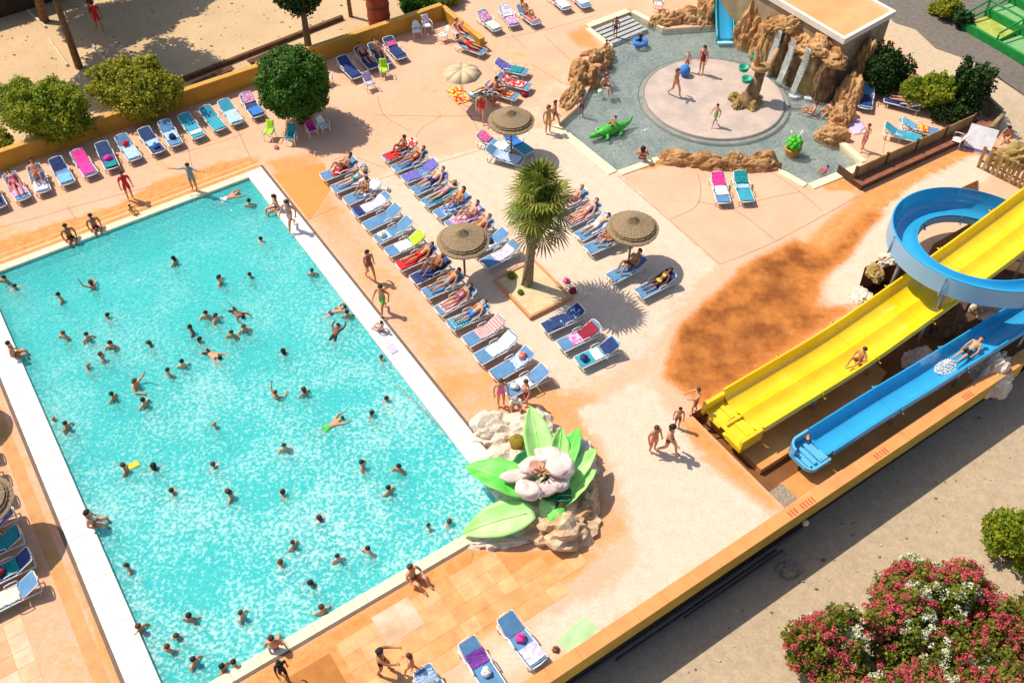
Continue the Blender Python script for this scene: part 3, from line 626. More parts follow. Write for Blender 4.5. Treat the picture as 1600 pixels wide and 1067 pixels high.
def body_mesh(kind):
    if kind in SK: return SK[kind]
    P = pose(kind); names = list(P); idx = {n: i for i, n in enumerate(names)}
    vs = [Vector(P[n]) for n in names]; rad = [BR.get(n, BR.get(n[:2])) for n in names]
    if True:
        es = [(idx[a], idx[b]) for a, b in BONES]
    # hands: four fingers and a thumb, unequal, slightly bent
    for s in 'LR':
        w_, h = Vector(P['wr'+s]), Vector(P['hn'+s]); d = (h-w_).normalized(); sd_ = d.cross(Vector((0, 0, 1)))
        if sd_.length < .2: sd_ = d.cross(Vector((1, 0, 0)))
        sd_.normalize(); up = sd_.cross(d)
    me = bpy.data.meshes.new('person'); me.from_pydata(vs, es, []); ob = bpy.data.objects.new('tmp', me); C.objects.link(ob)
    md = ob.modifiers.new('s', 'SKIN'); md.use_smooth_shade = True; md.branch_smoothing = .6
    sv = me.skin_vertices[0].data
    for i, n in enumerate(names):
        r = rad[i]; sv[i].radius = (r, r) 
        if n in ('pel', 'wst', 'chs'): sv[i].radius = (r*1.15, r*.82)
    sv[idx['pel']].use_root = True
    ss = ob.modifiers.new('u', 'SUBSURF'); ss.levels = 1
    dg = bpy.context.evaluated_depsgraph_get(); ev = ob.evaluated_get(dg); m2 = bpy.data.meshes.new_from_object(ev)
    bpy.data.objects.remove(ob)
    mb = MB(); nv = [v.co.copy() for v in m2.vertices]; mb.add(nv, [tuple(p.vertices) for p in m2.polygons], 0)
    nbody = len(m2.polygons)
    # fingers, nose, ears, eyes
    for s in 'LR':
        w_, h = Vector(P['wr'+s]), Vector(P['hn'+s]); d = (h-w_).normalized(); sd_ = d.cross(Vector((0, 0, 1)))
        if sd_.length < .2: sd_ = d.cross(Vector((1, 0, 0)))
        sd_.normalize(); up = sd_.cross(d).normalized()
        for k, ln in enumerate((.062, .075, .07, .055)):
            a = h+d*.012+sd_*(-.027+.018*k); mb.tube([a, a+d*ln*.55+sd_*(-.006+.004*k), a+d*ln*.95-up*.012+sd_*(-.01+.006*k)], [.0095, .009, .0065], 5)
        a = h-d*.02+sd_*-.028; mb.tube([a, a-sd_*.03+d*.03, a-sd_*.038+d*.06], [.012, .01, .007], 5)
    h0, h1, h2 = Vector(P['hd0']), Vector(P['hd1']), Vector(P['hd2']); up = (h2-h0).normalized()
    fw = Vector((1, 0, 0)) if kind not in ('lie', 'lie_up', 'prone', 'swim') else Vector((0, 0, 1 if kind in ('lie', 'lie_up') else -1))
    fw = (fw-up*fw.dot(up)).normalized(); sd_ = up.cross(fw)
    hc = h1-up*.005
    mb.ball(hc+fw*.088-up*.02, .018, 6, sc=(1, .8, 1.2))
    for s in (1, -1):
        mb.ball(hc+sd_*s*.083, .022, 6); mb.ball(hc+fw*.078+sd_*s*.032+up*.012, .011, 6, 1)
    mb.ball(hc+fw*.074-up*.052, .014, 6, 2, (1, 1.4, .5))
    body = mb.mesh('person', [SKIN[0], HAIR['dark'], cloth('coral')], True)
    # hair: shell over the skull
    hair = {}
    for hk in ('short', 'long'):
        hm = MB(); vs_ = []; n1, n2 = 12, 6
        for j in range(n2+1):
            th = math.pi*.56*j/n2
            for i in range(n1):
                ph = 2*math.pi*i/n1; back = -math.cos(ph)
                t2 = th*(1+.28*back); rr = .104+.004*math.sin(5*ph)
                if hk == 'long' and j >= n2-1: rr += .01
                p = hc+up*.012+(up*math.cos(t2)*1.02+(fw*math.cos(ph)+sd_*math.sin(ph))*math.sin(t2))*rr
                if hk == 'long' and j == n2 and back > .1: p -= up*.17*back; p -= fw*.01
                vs_.append(p)
        hm.add(vs_, [(j*n1+i, j*n1+(i+1) % n1, (j+1)*n1+(i+1) % n1, (j+1)*n1+i) for j in range(n2) for i in range(n1)])
        hm.add(vs_[:1]+[hc+up*.115], [])
        if hk == 'long': hm.ball(hc-fw*.075-up*.03, .06, 8, sc=(1, 1, 1))
        hair[hk] = hm.mesh('hair', HAIR['dark'], True)
    # swimwear: faces of the body near the given bones, pushed out
    def near(c, a, b):
        a, b = Vector(a), Vector(b); ab = b-a; t_ = max(0, min(1, (c-a).dot(ab)/ab.dot(ab))); return (c-a-ab*t_).length, t_
    wear = {}
    kn_h = {s: Vector(P['hp'+s]).lerp(Vector(P['kn'+s]), .45) for s in 'LR'}; kn_b = {s: Vector(P['hp'+s]).lerp(Vector(P['kn'+s]), .12) for s in 'LR'}
    segs = dict(trunks=[('pel', .14)], suit=[])
    for wk in ('trunks', 'suit', 'bikini', 'shirt'):
        wm = MB(); keep = []
        for p in m2.polygons:
            c = p.center; best = (9, None, 0)
            for a, b in BONES:
                d_, t_ = near(c, P[a], P[b]); d_ -= BR.get(a, BR.get(a[:2]))*.5
                if d_ < best[0]: best = (d_, (a, b), t_)
            bn, tt = best[1], best[2]; ok = False
            if wk == 'trunks': ok = bn == ('pel', 'wst') and tt < .35 or bn[0] == 'pel' and bn[1][:2] == 'hp' or (bn[0][:2] == 'hp' and tt < .50)
            if wk == 'suit': ok = bn in (('pel', 'wst'), ('wst', 'chs')) or bn[0] == 'pel' or (bn[0][:2] == 'hp' and tt < .10) or (bn[0] == 'chs' and tt < .3)
            if wk == 'bikini': ok = bn == ('pel', 'wst') and tt < .2 or bn[0] == 'pel' and bn[1][:2] == 'hp' or (bn[0][:2] == 'hp' and tt < .10) or (bn == ('wst', 'chs') and .55 < tt)
            if wk == 'shirt': ok = bn in (('pel', 'wst'), ('wst', 'chs')) or bn[0] in ('pel', 'chs') or (bn[0][:2] == 'hp' and tt < .5) or (bn[0][:2] == 'sh' and tt < .7)
            if ok: keep.append(p)
        mp_ = {}; vv = []; ff = []
        for p in keep:
            f_ = []
            for vi in p.vertices:
                if vi not in mp_: mp_[vi] = len(vv); v = m2.vertices[vi]; vv.append(v.co+v.normal*.009)
                f_.append(mp_[vi])
            ff.append(tuple(f_))
        wm.add(vv, ff); wear[wk] = wm.mesh('swimwear', cloth('navy'), True)
    SK[kind] = (body, hair, wear); return SK[kind]
NPER = 0
def person(kind, loc, face, label, wear='trunks', wc='navy', hair='dark', hl='short', skin=0, h=1.0, group=None, tilt=0):
    """face: bearing in radians the person faces"""
    global NPER; NPER += 1
    body, hr, wr = body_mesh(kind)
    o = link('person', body, None, loc, face); g_ = random.uniform(.98, 1.20) if h > .85 else 1.0; o.scale = (h*g_, h*g_, h) if kind not in ('lie', 'lie_up', 'prone', 'swim') else (h, h*g_, h*g_); tag(o, label, 'person', group)
    o.material_slots[0].link = 'OBJECT'; o.material_slots[0].material = SKIN[skin]
    if tilt: o.rotation_euler.y = tilt
    a = link('hair', hr[hl], o); a.material_slots[0].link = 'OBJECT'; a.material_slots[0].material = HAIR[hair]
    s = link('swimwear' if wear != 'shirt' else 'shirt', wr[wear], o); s.material_slots[0].link = 'OBJECT'; s.material_slots[0].material = cloth(wc)
    return o
def fdir(px, py): return math.atan2(-py, px)          # screen-like bearing: x right, y down

# ================================================================ LOUNGERS
wp = mat('white_plastic', (.78, .77, .75), .4, .05, 3, spec=.5)
slblue = mat('sling_blue', (.085, .225, .42), .75, .15, 3, .003, 80, col2=(.13, .29, .49))
slnavy = mat('sling_navy', (.02, .05, .15), .75, .15, 3, .003, 80, col2=(.03, .07, .20))
slteal = mat('sling_teal', (.03, .30, .42), .75, .15, 3, .003, 80, col2=(.05, .38, .50))
LW, LZ, LHX = .70, .33, .55    # width, deck height, hinge at x = LHX ; foot at x=-.62.., head end past the hinge
BA = R(27)
def lounger_profile(d):
    """d metres from the foot end along the surface -> x, z (foot end at x=-1.0, head at +x)"""
    if d < 1.22: return (-1.0+d, LZ+.02)
    e = d-1.22; return (.22+e*math.cos(BA), LZ+.02+e*math.sin(BA))
def strip(d0, d1, wd, th, lift=0, wob=0, n=8, seed=0, ny=4):
    mb = MB(); rg = random.Random(seed)
    vt = []
    for k in (0, 1):
        for i in range(n+1):
            d = d0+(d1-d0)*i/n; x, z = lounger_profile(d)
            for j in range(ny+1):
                y = (j/ny-.5)*wd; zz = z+lift+(th if k else 0)+wob*rg.uniform(-.5, 1)
                xx = x+wob*rg.uniform(-.8, .8)
                if wob and j in (0, ny): y += wob*rg.uniform(-1.5, 1.5); zz = z-.05 if wd > LW else zz
                vt.append((xx, y, zz))
    st_ = (n+1)*(ny+1); fs = []
    for i in range(n):
        for j in range(ny):
            a = i*(ny+1)+j; b = a+1; c_ = a+ny+2; d_ = a+ny+1
            fs.append((st_+a, st_+d_, st_+c_, st_+b)); fs.append((a, b, c_, d_))
    for i in range(n):
        for j, fl in ((0, 1), (ny, 0)):
            a = i*(ny+1)+j; d_ = a+ny+1; fs.append((a, d_, st_+d_, st_+a) if fl == 0 else (a, st_+a, st_+d_, d_))
    for j in range(ny):
        for i, fl in ((0, 1), (n, 0)):
            a = i*(ny+1)+j; b = a+1; fs.append((a, b, st_+b, st_+a) if fl else (a, st_+a, st_+b, b))
    return mb.add(vt, fs)
fr = MB()
for s in (1, -1):
    y = s*LW/2
    fr.tube([(-1.0, y*.9, LZ-.02), (-.97, y, LZ), (-.4, y, LZ+.01), (.22, y, LZ), (.86, y*.98, LZ-.03)], .026, 6)
    fr.tube([(.22, y*.93, LZ+.01), (.22+.68*math.cos(BA), y*.93, LZ+.03+.68*math.sin(BA)), (.22+.74*math.cos(BA), y*.78, LZ+.03+.74*math.sin(BA))], .024, 6)
fr.tube([(-1.0, -.29, LZ-.02), (-1.03, 0, LZ-.02), (-1.0, .29, LZ-.02)], .028, 6); fr.tube([(.86, -.31, LZ-.03), (.86, .31, LZ-.03)], .026, 6)
for e in (.74,): fr.tube([(.22+e*math.cos(BA), -.25, LZ+.03+e*math.sin(BA)), (.22+e*math.cos(BA)+.02, 0, LZ+.05+e*math.sin(BA)), (.22+e*math.cos(BA), .25, LZ+.03+e*math.sin(BA))], .024, 6)
fr_me = fr.mesh('frame', wp, True)
leg_me = MB().tube([(0, 0, LZ), (.02, 0, .16), (-.02, 0, 0)], [.030, .026, .022], 6).mesh('leg', wp, True)
seat_me = strip(.03, 1.20, LW-.06, .02, .005).mesh('seat_sling', slblue); back_me = strip(1.23, 1.93, LW-.08, .02, .005, n=4).mesh('backrest_sling', slblue)
arm_me = MB().tube([(.30, 0, LZ), (.26, 0, LZ+.19), (.05, 0, LZ+.21), (-.14, 0, LZ+.18), (-.16, 0, LZ)], .022, 6).mesh('armrest', wp, True)
def lounger(loc, ang, label, group, sling=slblue, arms=True):
    """loc: ground point under its middle; ang: bearing from foot to head"""
    t = tag(empty('sun_lounger', loc, ang), label, 'sun lounger', group)
    link('frame', fr_me, t)
    for x in (-.86, .74):
        for s in (1, -1): link('leg', leg_me, t, (x, s*LW/2, 0))
    for me in (seat_me, back_me):
        o = link(me.name.split('.')[0], me, t); o.material_slots[0].link = 'OBJECT'; o.material_slots[0].material = sling
    if arms:
        for s in (1, -1): link('armrest', arm_me, t, (0, s*(LW/2+.01), 0))
    return t
TW = {}
def towel(loc, ang, label, col, d0=.1, d1=1.8, wd=.60, seed=0, group='towels spread on the loungers', lift=.03):
    m = cloth(col) if isinstance(col, str) else col
    o = strip(d0, d1, wd, .012, lift+.008, .022, 12, seed, 5).build('towel', m); o.location = loc; o.rotation_euler.z = ang+R(random.uniform(-3.5, 3.5))
    return tag(o, label, 'towel', group)
bag_ms = {}
def bag(loc, label, col, s=.22, seed=1, cat='bag', name='bag'):
    mb = MB().lathe([(.01, 0), (s*.95, .02), (s*1.0, s*.5), (s*.8, s*1.05), (s*.35, s*1.2), (.01, s*1.1)], 10, fn=lambda i, k, r, z: (r*(1+.18*math.sin(k*2.1+i*1.3+seed)), z*(1+.1*math.sin(k*1.7+seed))))
    t = tag(empty(name, loc, seed), label, cat)
    mb.build(name+'_body', cloth(col), t, True)
    MB().tube([(-s*.5, 0, s*1.0), (-s*.35, 0, s*1.6), (s*.35, 0, s*1.6), (s*.5, 0, s*1.0)], .014, 5).build('handle', cloth(col), t, True)
    return t
def stripe_mat(name, c1, c2, sc=9, ang=0.0):
    m, t, b = nodes_of(name); L = t.links.new; tc = t.nodes.new('ShaderNodeTexCoord'); mp = t.nodes.new('ShaderNodeMapping'); mp.inputs['Rotation'].default_value = (0, 0, ang)
    wv = t.nodes.new('ShaderNodeTexWave'); wv.inputs['Scale'].default_value = sc*.3; wv.inputs['Distortion'].default_value = .3
    r = t.nodes.new('ShaderNodeValToRGB'); r.color_ramp.interpolation = 'CONSTANT'; r.color_ramp.elements[1].position = .5; r.color_ramp.elements[0].color = tuple(c1)+(1,); r.color_ramp.elements[1].color = tuple(c2)+(1,)
    L(tc.outputs['Object'], mp.inputs[0]); L(mp.outputs[0], wv.inputs[0]); L(wv.outputs[0], r.inputs[0]); L(r.outputs[0], b.inputs['Base Color']); b.inputs['Roughness'].default_value = .9; return m
def spot_mat(name, c1, c2, sc=8, th=.5):
    m, t, b = nodes_of(name); L = t.links.new; tc = t.nodes.new('ShaderNodeTexCoord'); n = t.nodes.new('ShaderNodeTexNoise'); n.inputs['Scale'].default_value = sc; n.inputs['Detail'].default_value = 1
    r = t.nodes.new('ShaderNodeValToRGB'); r.color_ramp.elements[0].position = th-.02; r.color_ramp.elements[1].position = th+.02; r.color_ramp.elements[0].color = tuple(c1)+(1,); r.color_ramp.elements[1].color = tuple(c2)+(1,)
    L(tc.outputs['Object'], n.inputs[0]); L(n.outputs[0], r.inputs[0]); L(r.outputs[0], b.inputs['Base Color']); b.inputs['Roughness'].default_value = .9; return m
PRINT = {'pink_stripe': stripe_mat('pink_stripe', CC['palepink'], CC['coral']), 'blue_stripe': stripe_mat('blue_stripe', CC['white'], CC['blue']), 'red_print': spot_mat('red_print', CC['red'], CC['white'], 7, .58), 'blue_print': spot_mat('blue_print', CC['bluewhite'], CC['blue'], 8), 'pink_print': spot_mat('pink_print', CC['pink'], CC['lilac'], 8), 'lilac_print': spot_mat('lilac_print', CC['lilac'], CC['white'], 7), 'navy_print': spot_mat('navy_print', CC['navy'], CC['sky'], 4, .6), 'multi': spot_mat('multi_print', CC['red'], CC['yellow'], 5), 'pink_white': stripe_mat('pink_white', CC['palepink'], CC['white'], 16), 'teal_stripe': stripe_mat('teal_stripe', CC['teal'], CC['sky'], 8)}
for k, v in PRINT.items(): CLOTH[k] = v
CNAME = dict(pink_stripe='pink striped', blue_stripe='blue and white striped', red_print='red and white', blue_print='light blue patterned', pink_print='pink patterned', lilac_print='pale lilac patterned', navy_print='navy printed', multi='red and yellow', pink_white='pink and white striped', teal_stripe='teal striped', hotpink='bright pink', palepink='pale pink', bluewhite='pale blue')
def cn(c): return CNAME.get(c, c)
SL = {'b': (slblue, 'blue'), 'n': (slnavy, 'navy'), 't': (slteal, 'turquoise')}
def lerp(a, b, t): return a+(b-a)*t
def twice(tws, k): return (('lower ', 'upper ')[k] if len(tws) > 1 and tws[0][0] == tws[1][0] else '')
def place_at(items, ab, ang, group, rowname):
    for i, it in enumerate(items):
        p = W(ab[i][0]+random.uniform(-.06, .06), ab[i][1]+random.uniform(-.04, .04)); sl, tws, per = it[:3]; extra = it[3] if len(it) > 3 else None
        an = ang+R(random.uniform(-4, 4)); where = f'{ORD[i]} {rowname}'; loc = (p[0], p[1], 0)
        lounger(loc, an, f'{SL[sl][1]} sun lounger, {where}', group, SL[sl][0])
        for k, (c, d0, d1) in enumerate(tws): towel(loc, an, f'{cn(c)} {twice(tws, k)}towel on the lounger {where}', c, d0, d1, .56+.06*random.random(), random.randint(0, 999), lift=.03+.014*k)
        if per:
            kind, wr, wc, hr, sk = per[:5]
            lp = Vector((p[0], p[1], LZ+.075))+Vector((math.cos(an), math.sin(an), 0))*.16
            person(kind, lp, an+math.pi, f'{ {"lie":"sunbather lying back","lie_up":"sunbather with bent knees","prone":"sunbather face down","sit_ground":"person sitting up"}[kind]} in {cn(wc)}, {where}', wr, wc, hr, 'long' if wr != 'trunks' else 'short', sk, .97)
        if extra:
            c, d = extra; x, z = lounger_profile(d); bag(Vector((p[0], p[1], 0))+Vector((math.cos(an)*x, math.sin(an)*x, z+.05)), f'{cn(c)} bag on the lounger {where}', c, .17, random.randint(1, 9))
L_, LU, PR, SG = 'lie', 'lie_up', 'prone', 'sit_ground'
g1 = 'sun loungers in the row beside the pool'; rn1 = 'from the top in the pool row'
row1 = [('b', [('red_print', .5, 1.5)], (LU, 'bikini', 'black', 'dark', 1)), ('b', [('white', 1.0, 1.7)], (PR, 'bikini', 'teal', 'fair', 2)), ('b', [('white', .9, 1.9)], (SG, 'trunks', 'maroon', 'dark', 1)),
        ('b', [('lilac_print', .5, 1.7), ('navy', .1, .45)], None), ('b', [], None), ('b', [('bluewhite', .2, .7)], None, ('cream', .35)), ('b', [('white', .5, 1.2), ('lime', 1.25, 1.92)], None),
        ('n', [('red', .0, 1.5)], (L_, 'trunks', 'red', 'dark', 1)), ('n', [('navy', .2, 1.2)], (LU, 'bikini', 'black', 'dark', 3)), ('b', [], (L_, 'trunks', 'grey', 'dark', 1)),
        ('b', [('palepink', .2, 1.6)], (L_, 'bikini', 'purple', 'dark', 1)), ('b', [('teal_stripe', .1, 1.8)], (L_, 'trunks', 'blue', 'brown', 0)), ('b', [('pink_stripe', .6, 1.88)], None),
        ('b', [('mint', .55, 1.88)], None), ('b', [('bluewhite', 1.0, 1.6)], None, ('coral', 1.5)), ('b', [('white', .6, 1.1)], None, ('white', .4))]
place_at(row1, [(16.6, 2.45+1.085*i) for i in range(16)], UA, g1, rn1)
row2 = [('b', [('red', .1, .9), ('red_print', 1.2, 1.9)], (SG, 'trunks', 'maroon', 'dark', 3)), ('b', [('blue', .6, 1.4)], (L_, 'bikini', 'maroon', 'dark', 1)), ('b', [('violet', .1, .9), ('violet', 1.2, 1.9)], None),
        ('b', [('violet', .9, 1.9)], (L_, 'trunks', 'navy', 'brown', 2)), ('b', [('teal', .4, 1.8)], (PR, 'bikini', 'pink', 'fair', 2)), ('b', [('blue_print', .3, 1.7)], (LU, 'bikini', 'white', 'dark', 1)), ('b', [('pink_print', .2, 1.8)], (LU, 'bikini', 'palepink', 'brown', 2)),
        ('b', [('orange', .6, 1.5)], (L_, 'trunks', 'orange', 'brown', 1)), ('b', [('white', .8, 1.2)], None, ('navy', 1.0)), ('b', [('lilac_print', .6, 1.6)], None)]
place_at(row2, [(19.75, 2.75+1.03*i) for i in range(10)], UA, 'sun loungers in the row left of the palm', 'down the row left of the palm')
row3 = [('b', [('palepink', .2, 1.5)], (LU, 'bikini', 'pink', 'fair', 2)), ('b', [('pink_stripe', .1, 1.3)], (L_, 'bikini', 'coral', 'brown', 2)), ('b', [('bluewhite', .6, 1.85)], (PR, 'trunks', 'white', 'dark', 2)), ('b', [], (SG, 'trunks', 'orange', 'dark', 0)),
        ('b', [], (LU, 'trunks', 'maroon', 'dark', 1)), ('b', [('navy', .9, 1.85)], (L_, 'bikini', 'yellow', 'dark', 4))]
place_at(row3, [toW(G(893, 314, .4)), toW(G(912, 335, .4)), toW(G(930, 356, .4)), toW(G(946, 376, .4)), (23.9, 15.86), (24.4, 17.35)], UA, 'sun loungers round the right straw umbrella', 'down the row right of the palm')
row4 = [('n', [('navy_print', .3, 1.8)], None), ('b', [('pink_print', .5, 1.0), ('maroon', 1.0, 1.8)], None), ('t', [('white', .7, 1.1), ('navy', 1.2, 1.85)], None, ('navy', .3))]
place_at(row4, [(19.76, 16.8), (19.8, 17.95), (19.8, 19.1)], UA, 'sun loungers below the palm planter', 'from the top below the palm')
row5 = [('n', [('pink_print', 1.3, 1.9), ('blue', .1, .8)], None), ('t', [('bluewhite', .1, 1.2)], None), ('t', [], None), ('t', [('white', .3, .6)], None), ('b', [('bluewhite', .5, 1.2)], None, ('navy', .6)), ('n', [('bluewhite', .6, 1.1)], None, ('blue', .4)),
        ('b', [('bluewhite', .1, 1.3)], None, ('red', 1.3)), ('n', [('purple', .5, 1.0), ('teal', .05, .5)], None, ('hotpink', .7)), ('b', [('hotpink', .1, 1.9)], None), ('b', [('navy', 1.2, 1.9), ('sky', .1, .8)], None), ('b', [('lilac_print', .1, .9)], (LU, 'bikini', 'orange', 'dark', 0)),
        ('b', [('pink_print', .3, 1.6)], (L_, 'bikini', 'magenta', 'dark', 1)), ('n', [], (L_, 'trunks', 'navy', 'dark', 3))]
place_at(row5, [(15.1-1.115*i, -5.1) for i in range(13)], UA+math.pi/2, 'sun loungers in the back row along the yellow wall', 'from the right along the yellow wall')
row6 = [('b', [('lilac_print', .1, .7)], None, ('hotpink', 1.0)), ('b', [('purple', 1.0, 1.5)], None, ('white', .7)), ('b', [('bluewhite', 1.3, 1.8)], None, ('grey', 1.3))]
place_at(row6, [(10.3, 27.5), (8.75, 27.55), (7.1, 27.6)], UA+math.pi/2, 'sun loungers at the bottom of the frame', 'from the right against the front wall')
row7 = [('b', [('cream', .1, 1.2)], None), ('n', [('teal', .9, 1.4)], None, ('maroon', .8)), ('n', [('teal', 1.1, 1.9)], None, ('hotpink', .6)), ('n', [('violet', .8, 1.9)], None, ('pink', 1.6)), ('b', [('grey', .8, 1.8)], None), ('n', [('violet', 1.2, 1.9)], None), ('b', [('navy', 1.2, 1.9)], None), ('n', [('violet', .8, 1.9)], None), ('b', [('lilac_print', 1.2, 1.9)], None)]
place_at(row7, [(-3.0, 16.75-1.10*i) for i in range(9)], UA, 'sun loungers at the left of the big pool', 'from the bottom at the left edge')
def single(foot, head, sl, tws, label, per=None, plab=None, tl=None, group=None):
    f = G(*foot, .35); h = G(*head, .65); d = h-f; an = math.atan2(d.y, d.x); m = (f+h)/2; loc = (m.x, m.y, 0)
    lounger(loc, an, label, group, SL[sl][0])
    for k, (c, d0, d1) in enumerate(tws): towel(loc, an, f'{cn(c)} towel on the {label.replace(" sun lounger", " lounger",1)}'[:95], c, d0, d1, .58, k+3, lift=.03+.014*k)
    if per:
        kind, wr, wc, hr, sk = per; lp = Vector((m.x, m.y, LZ+.075))+Vector((math.cos(an), math.sin(an), 0))*.16
        person(kind, lp, an+math.pi, plab, wr, wc, hr, 'long' if wr != 'trunks' else 'short', sk, .97)
gk = 'sun loungers around the paddling pool'
single((1132, 318), (1120, 266), 'b', [('pink_white', .5, 1.2), ('hotpink', 1.2, 1.92)], 'sun lounger below the long rock, left one', group=gk)
single((1169, 316), (1154, 264), 't', [('bluewhite', .9, 1.2), ('teal', 1.3, 1.9)], 'sun lounger below the long rock, right one', group=gk)
single((1352, 168), (1358, 130), 'b', [('navy', .2, 1.2)], 'sun lounger with navy towel behind the tall rock', group=gk)
single((1388, 155), (1440, 160), 'n', [('navy', .2, 1.1), ('lilac_print', 1.2, 1.9)], 'sun lounger beside the green bushes on the upper terrace', (L_, 'bikini', 'orange', 'brown', 0), 'sunbather in orange lying under the bushes on the upper terrace', group=gk)
single((1372, 128), (1345, 98), 't', [], 'turquoise sun lounger in the building shade', group=gk)
single((1425, 214), (1393, 198), 't', [], 'turquoise sun lounger nearest the terrace fence', group=gk)
single((1455, 205), (1418, 190), 'b', [('sky', 1.2, 1.9), ('multi', .5, 1.1)], 'second sun lounger by the terrace fence', group=gk)
gm = 'sun loungers in the tree shade by the yellow wall'
single((558, 120), (532, 88), 'n', [('navy', .1, 1.4)], 'navy sun lounger, first from the round tree', group=gm)
single((583, 104), (560, 74), 'n', [], 'navy sun lounger, second from the round tree', (L_, 'trunks', 'black', 'dark', 1), 'sunbather in black trunks lying in the tree shade', group=gm)
single((603, 98), (582, 68), 'n', [], 'navy sun lounger, third from the round tree', (LU, 'bikini', 'black', 'dark', 0), 'sunbather in black bikini propped up in the tree shade', group=gm)
single((628, 90), (604, 58), 'n', [('navy', .2, 1.2), ('pink', 1.3, 1.6)], 'navy sun lounger, fourth from the round tree', group=gm)
gt_ = 'sun loungers above the upper straw umbrella'
single((822, 135), (782, 118), 'b', [('red_print', .3, 1.7)], 'sun lounger with red towel above the upper straw umbrella', group=gt_)
single((818, 112), (778, 96), 'b', [('teal', .3, 1.0), ('violet', 1.1, 1.9)], 'sun lounger with violet towel right of the short wall', group=gt_)
single((800, 150), (765, 132), 'b', [('multi', .3, 1.3)], 'sun lounger with patterned towel by the upper umbrella', (SG, 'trunks', 'maroon', 'dark', 1), 'person in maroon trunks sitting up above the upper umbrella', group=gt_)
single((740, 150), (776, 128), 'b', [('mint', .1, 1.0)], 'sun lounger under the cream parasol', (L_, 'trunks', 'orange', 'dark', 0), 'sunbather in orange trunks half under the cream parasol', group=gt_)
single((790, 232), (752, 210), 'b', [('pink', 1.3, 1.9), ('white', .2, .9)], 'sun lounger with pink towel below the upper straw umbrella', group=gt_)
single((806, 250), (768, 232), 'b', [('bluewhite', .1, 1.5)], 'sun lounger with pale blue towel above the palm crown', group=gt_)
single((824, 236), (790, 205), 't', [('blue', .8, 1.9)], 'sun lounger with blue towel right under the upper straw umbrella', group=gt_)
gtt = 'sun loungers at the top edge of the photo'
single((776, 45), (752, 18), 'b', [('cream', .1, 1.0), ('pink_print', 1.2, 1.8)], 'sun lounger with cream towel at the top, left of three', group=gtt)
single((805, 40), (785, 6), 'b', [('pink_print', .1, .9), ('lilac_print', 1.0, 1.9)], 'sun lounger at the top, middle of three', group=gtt)
single((838, 35), (812, 8), 'b', [('coral', .2, 1.1)], 'sun lounger with coral towel at the top, right of three', (LU, 'bikini', 'red', 'brown', 1), 'sunbather in red bikini on the coral towel at the top', group=gtt)
single((885, 12), (862, -15), 'b', [('red', 1.1, 1.8), ('white', .1, 1.0)], 'sun lounger with white and red towels at the top edge', group=gtt)
single((915, 8), (895, -18), 'b', [('white', .3, 1.8)], 'sun lounger with white towel at the top edge', group=gtt)
single((748, 60), (712, 38), 'b', [('red', 1.1, 1.9)], 'sun lounger with red towel behind the wall corner', (L_, 'trunks', 'orange', 'brown', 0), 'sunbather in orange trunks behind the wall corner', group=gtt)
single((752, 80), (716, 60), 'b', [('maroon', .3, 1.0)], 'sun lounger with maroon towel behind the wall corner', (PR, 'trunks', 'red', 'dark', 1), 'sunbather in red trunks face down behind the wall corner', group=gtt)

# ---------------------------------------------------------------- straw umbrellas
straw = mat('straw', (.22, .155, .085), .95, .35, 14, .02, 60, col2=(.38, .28, .17)); straw2 = mat('straw_dark', (.16, .105, .055), .95, .35, 14, .02, 60, col2=(.30, .21, .12)); wood = mat('pole_wood', (.22, .13, .07), .8, .25, 6)
def umbrella(loc, label, R0=1.16, zt=2.45):
    t = tag(empty('straw_umbrella', loc, random.uniform(0, 3)), label, 'umbrella', 'round straw umbrellas')
    MB().tube([(0, 0, 0), (0, 0, zt)], .05, 8).build('pole', wood, t, True)
    def tier(r0, r1, z0, z1, nm, m, th=.10):
        n = 96; rs = np.random.RandomState(int(r1*1000)); j = rs.rand(n)*.03
        prof = [(max(r0, .001), z0), (r0+(r1-r0)*.35, z0+(z1-z0)*.33), (r0+(r1-r0)*.7, z0+(z1-z0)*.68), (r1, z1), (r1-.03, z1-th), (r1*.6, (z0+z1)/2-th), (max(r0, .01), z0-th)]
        return MB().lathe(prof, n, fn=lambda i, k, r, z: (r+(j[k]-.02 if i in (3, 4) else 0), z+.008*((k*7+i) % 3-1)*(1 if 0 < i < 4 else 0))).build(nm, m, t)
    tier(.02, R0, zt+.02, zt-.34, 'lower_thatch', straw)
    tier(.02, R0*.86, zt+.06, zt-.22, 'middle_thatch', straw2, .05)
    tier(.02, R0*.80, zt+.11, zt-.145, 'upper_thatch', straw, .05)
    tier(.02, R0*.26, zt+.24, zt+.02, 'cap', straw2, .05)
    mb = MB()
    for k in range(8):
        a = k*math.pi/4; mb.tube([(0, 0, zt-.12), (R0*.9*math.cos(a), R0*.9*math.sin(a), zt-.40)], .018, 4)
    mb.build('struts', wood, t)
for (a, b), lab in (((17.9, 11.85), 'straw umbrella in the row beside the pool'), ((24.5, 15.3), 'straw umbrella right of the palm, its shadow over a lounger'), ((24.5, 5.75), 'straw umbrella at the top, above the palm crown')):
    umbrella((*W(a, b), 0), lab)
p = G(-112, 598, 2.3); umbrella((p.x, p.y, 0), 'straw umbrella beyond the left edge, only its shadow in the photo'); p = G(-38, 782, 2.3); umbrella((p.x, p.y, 0), 'straw umbrella cut by the left edge over the loungers')
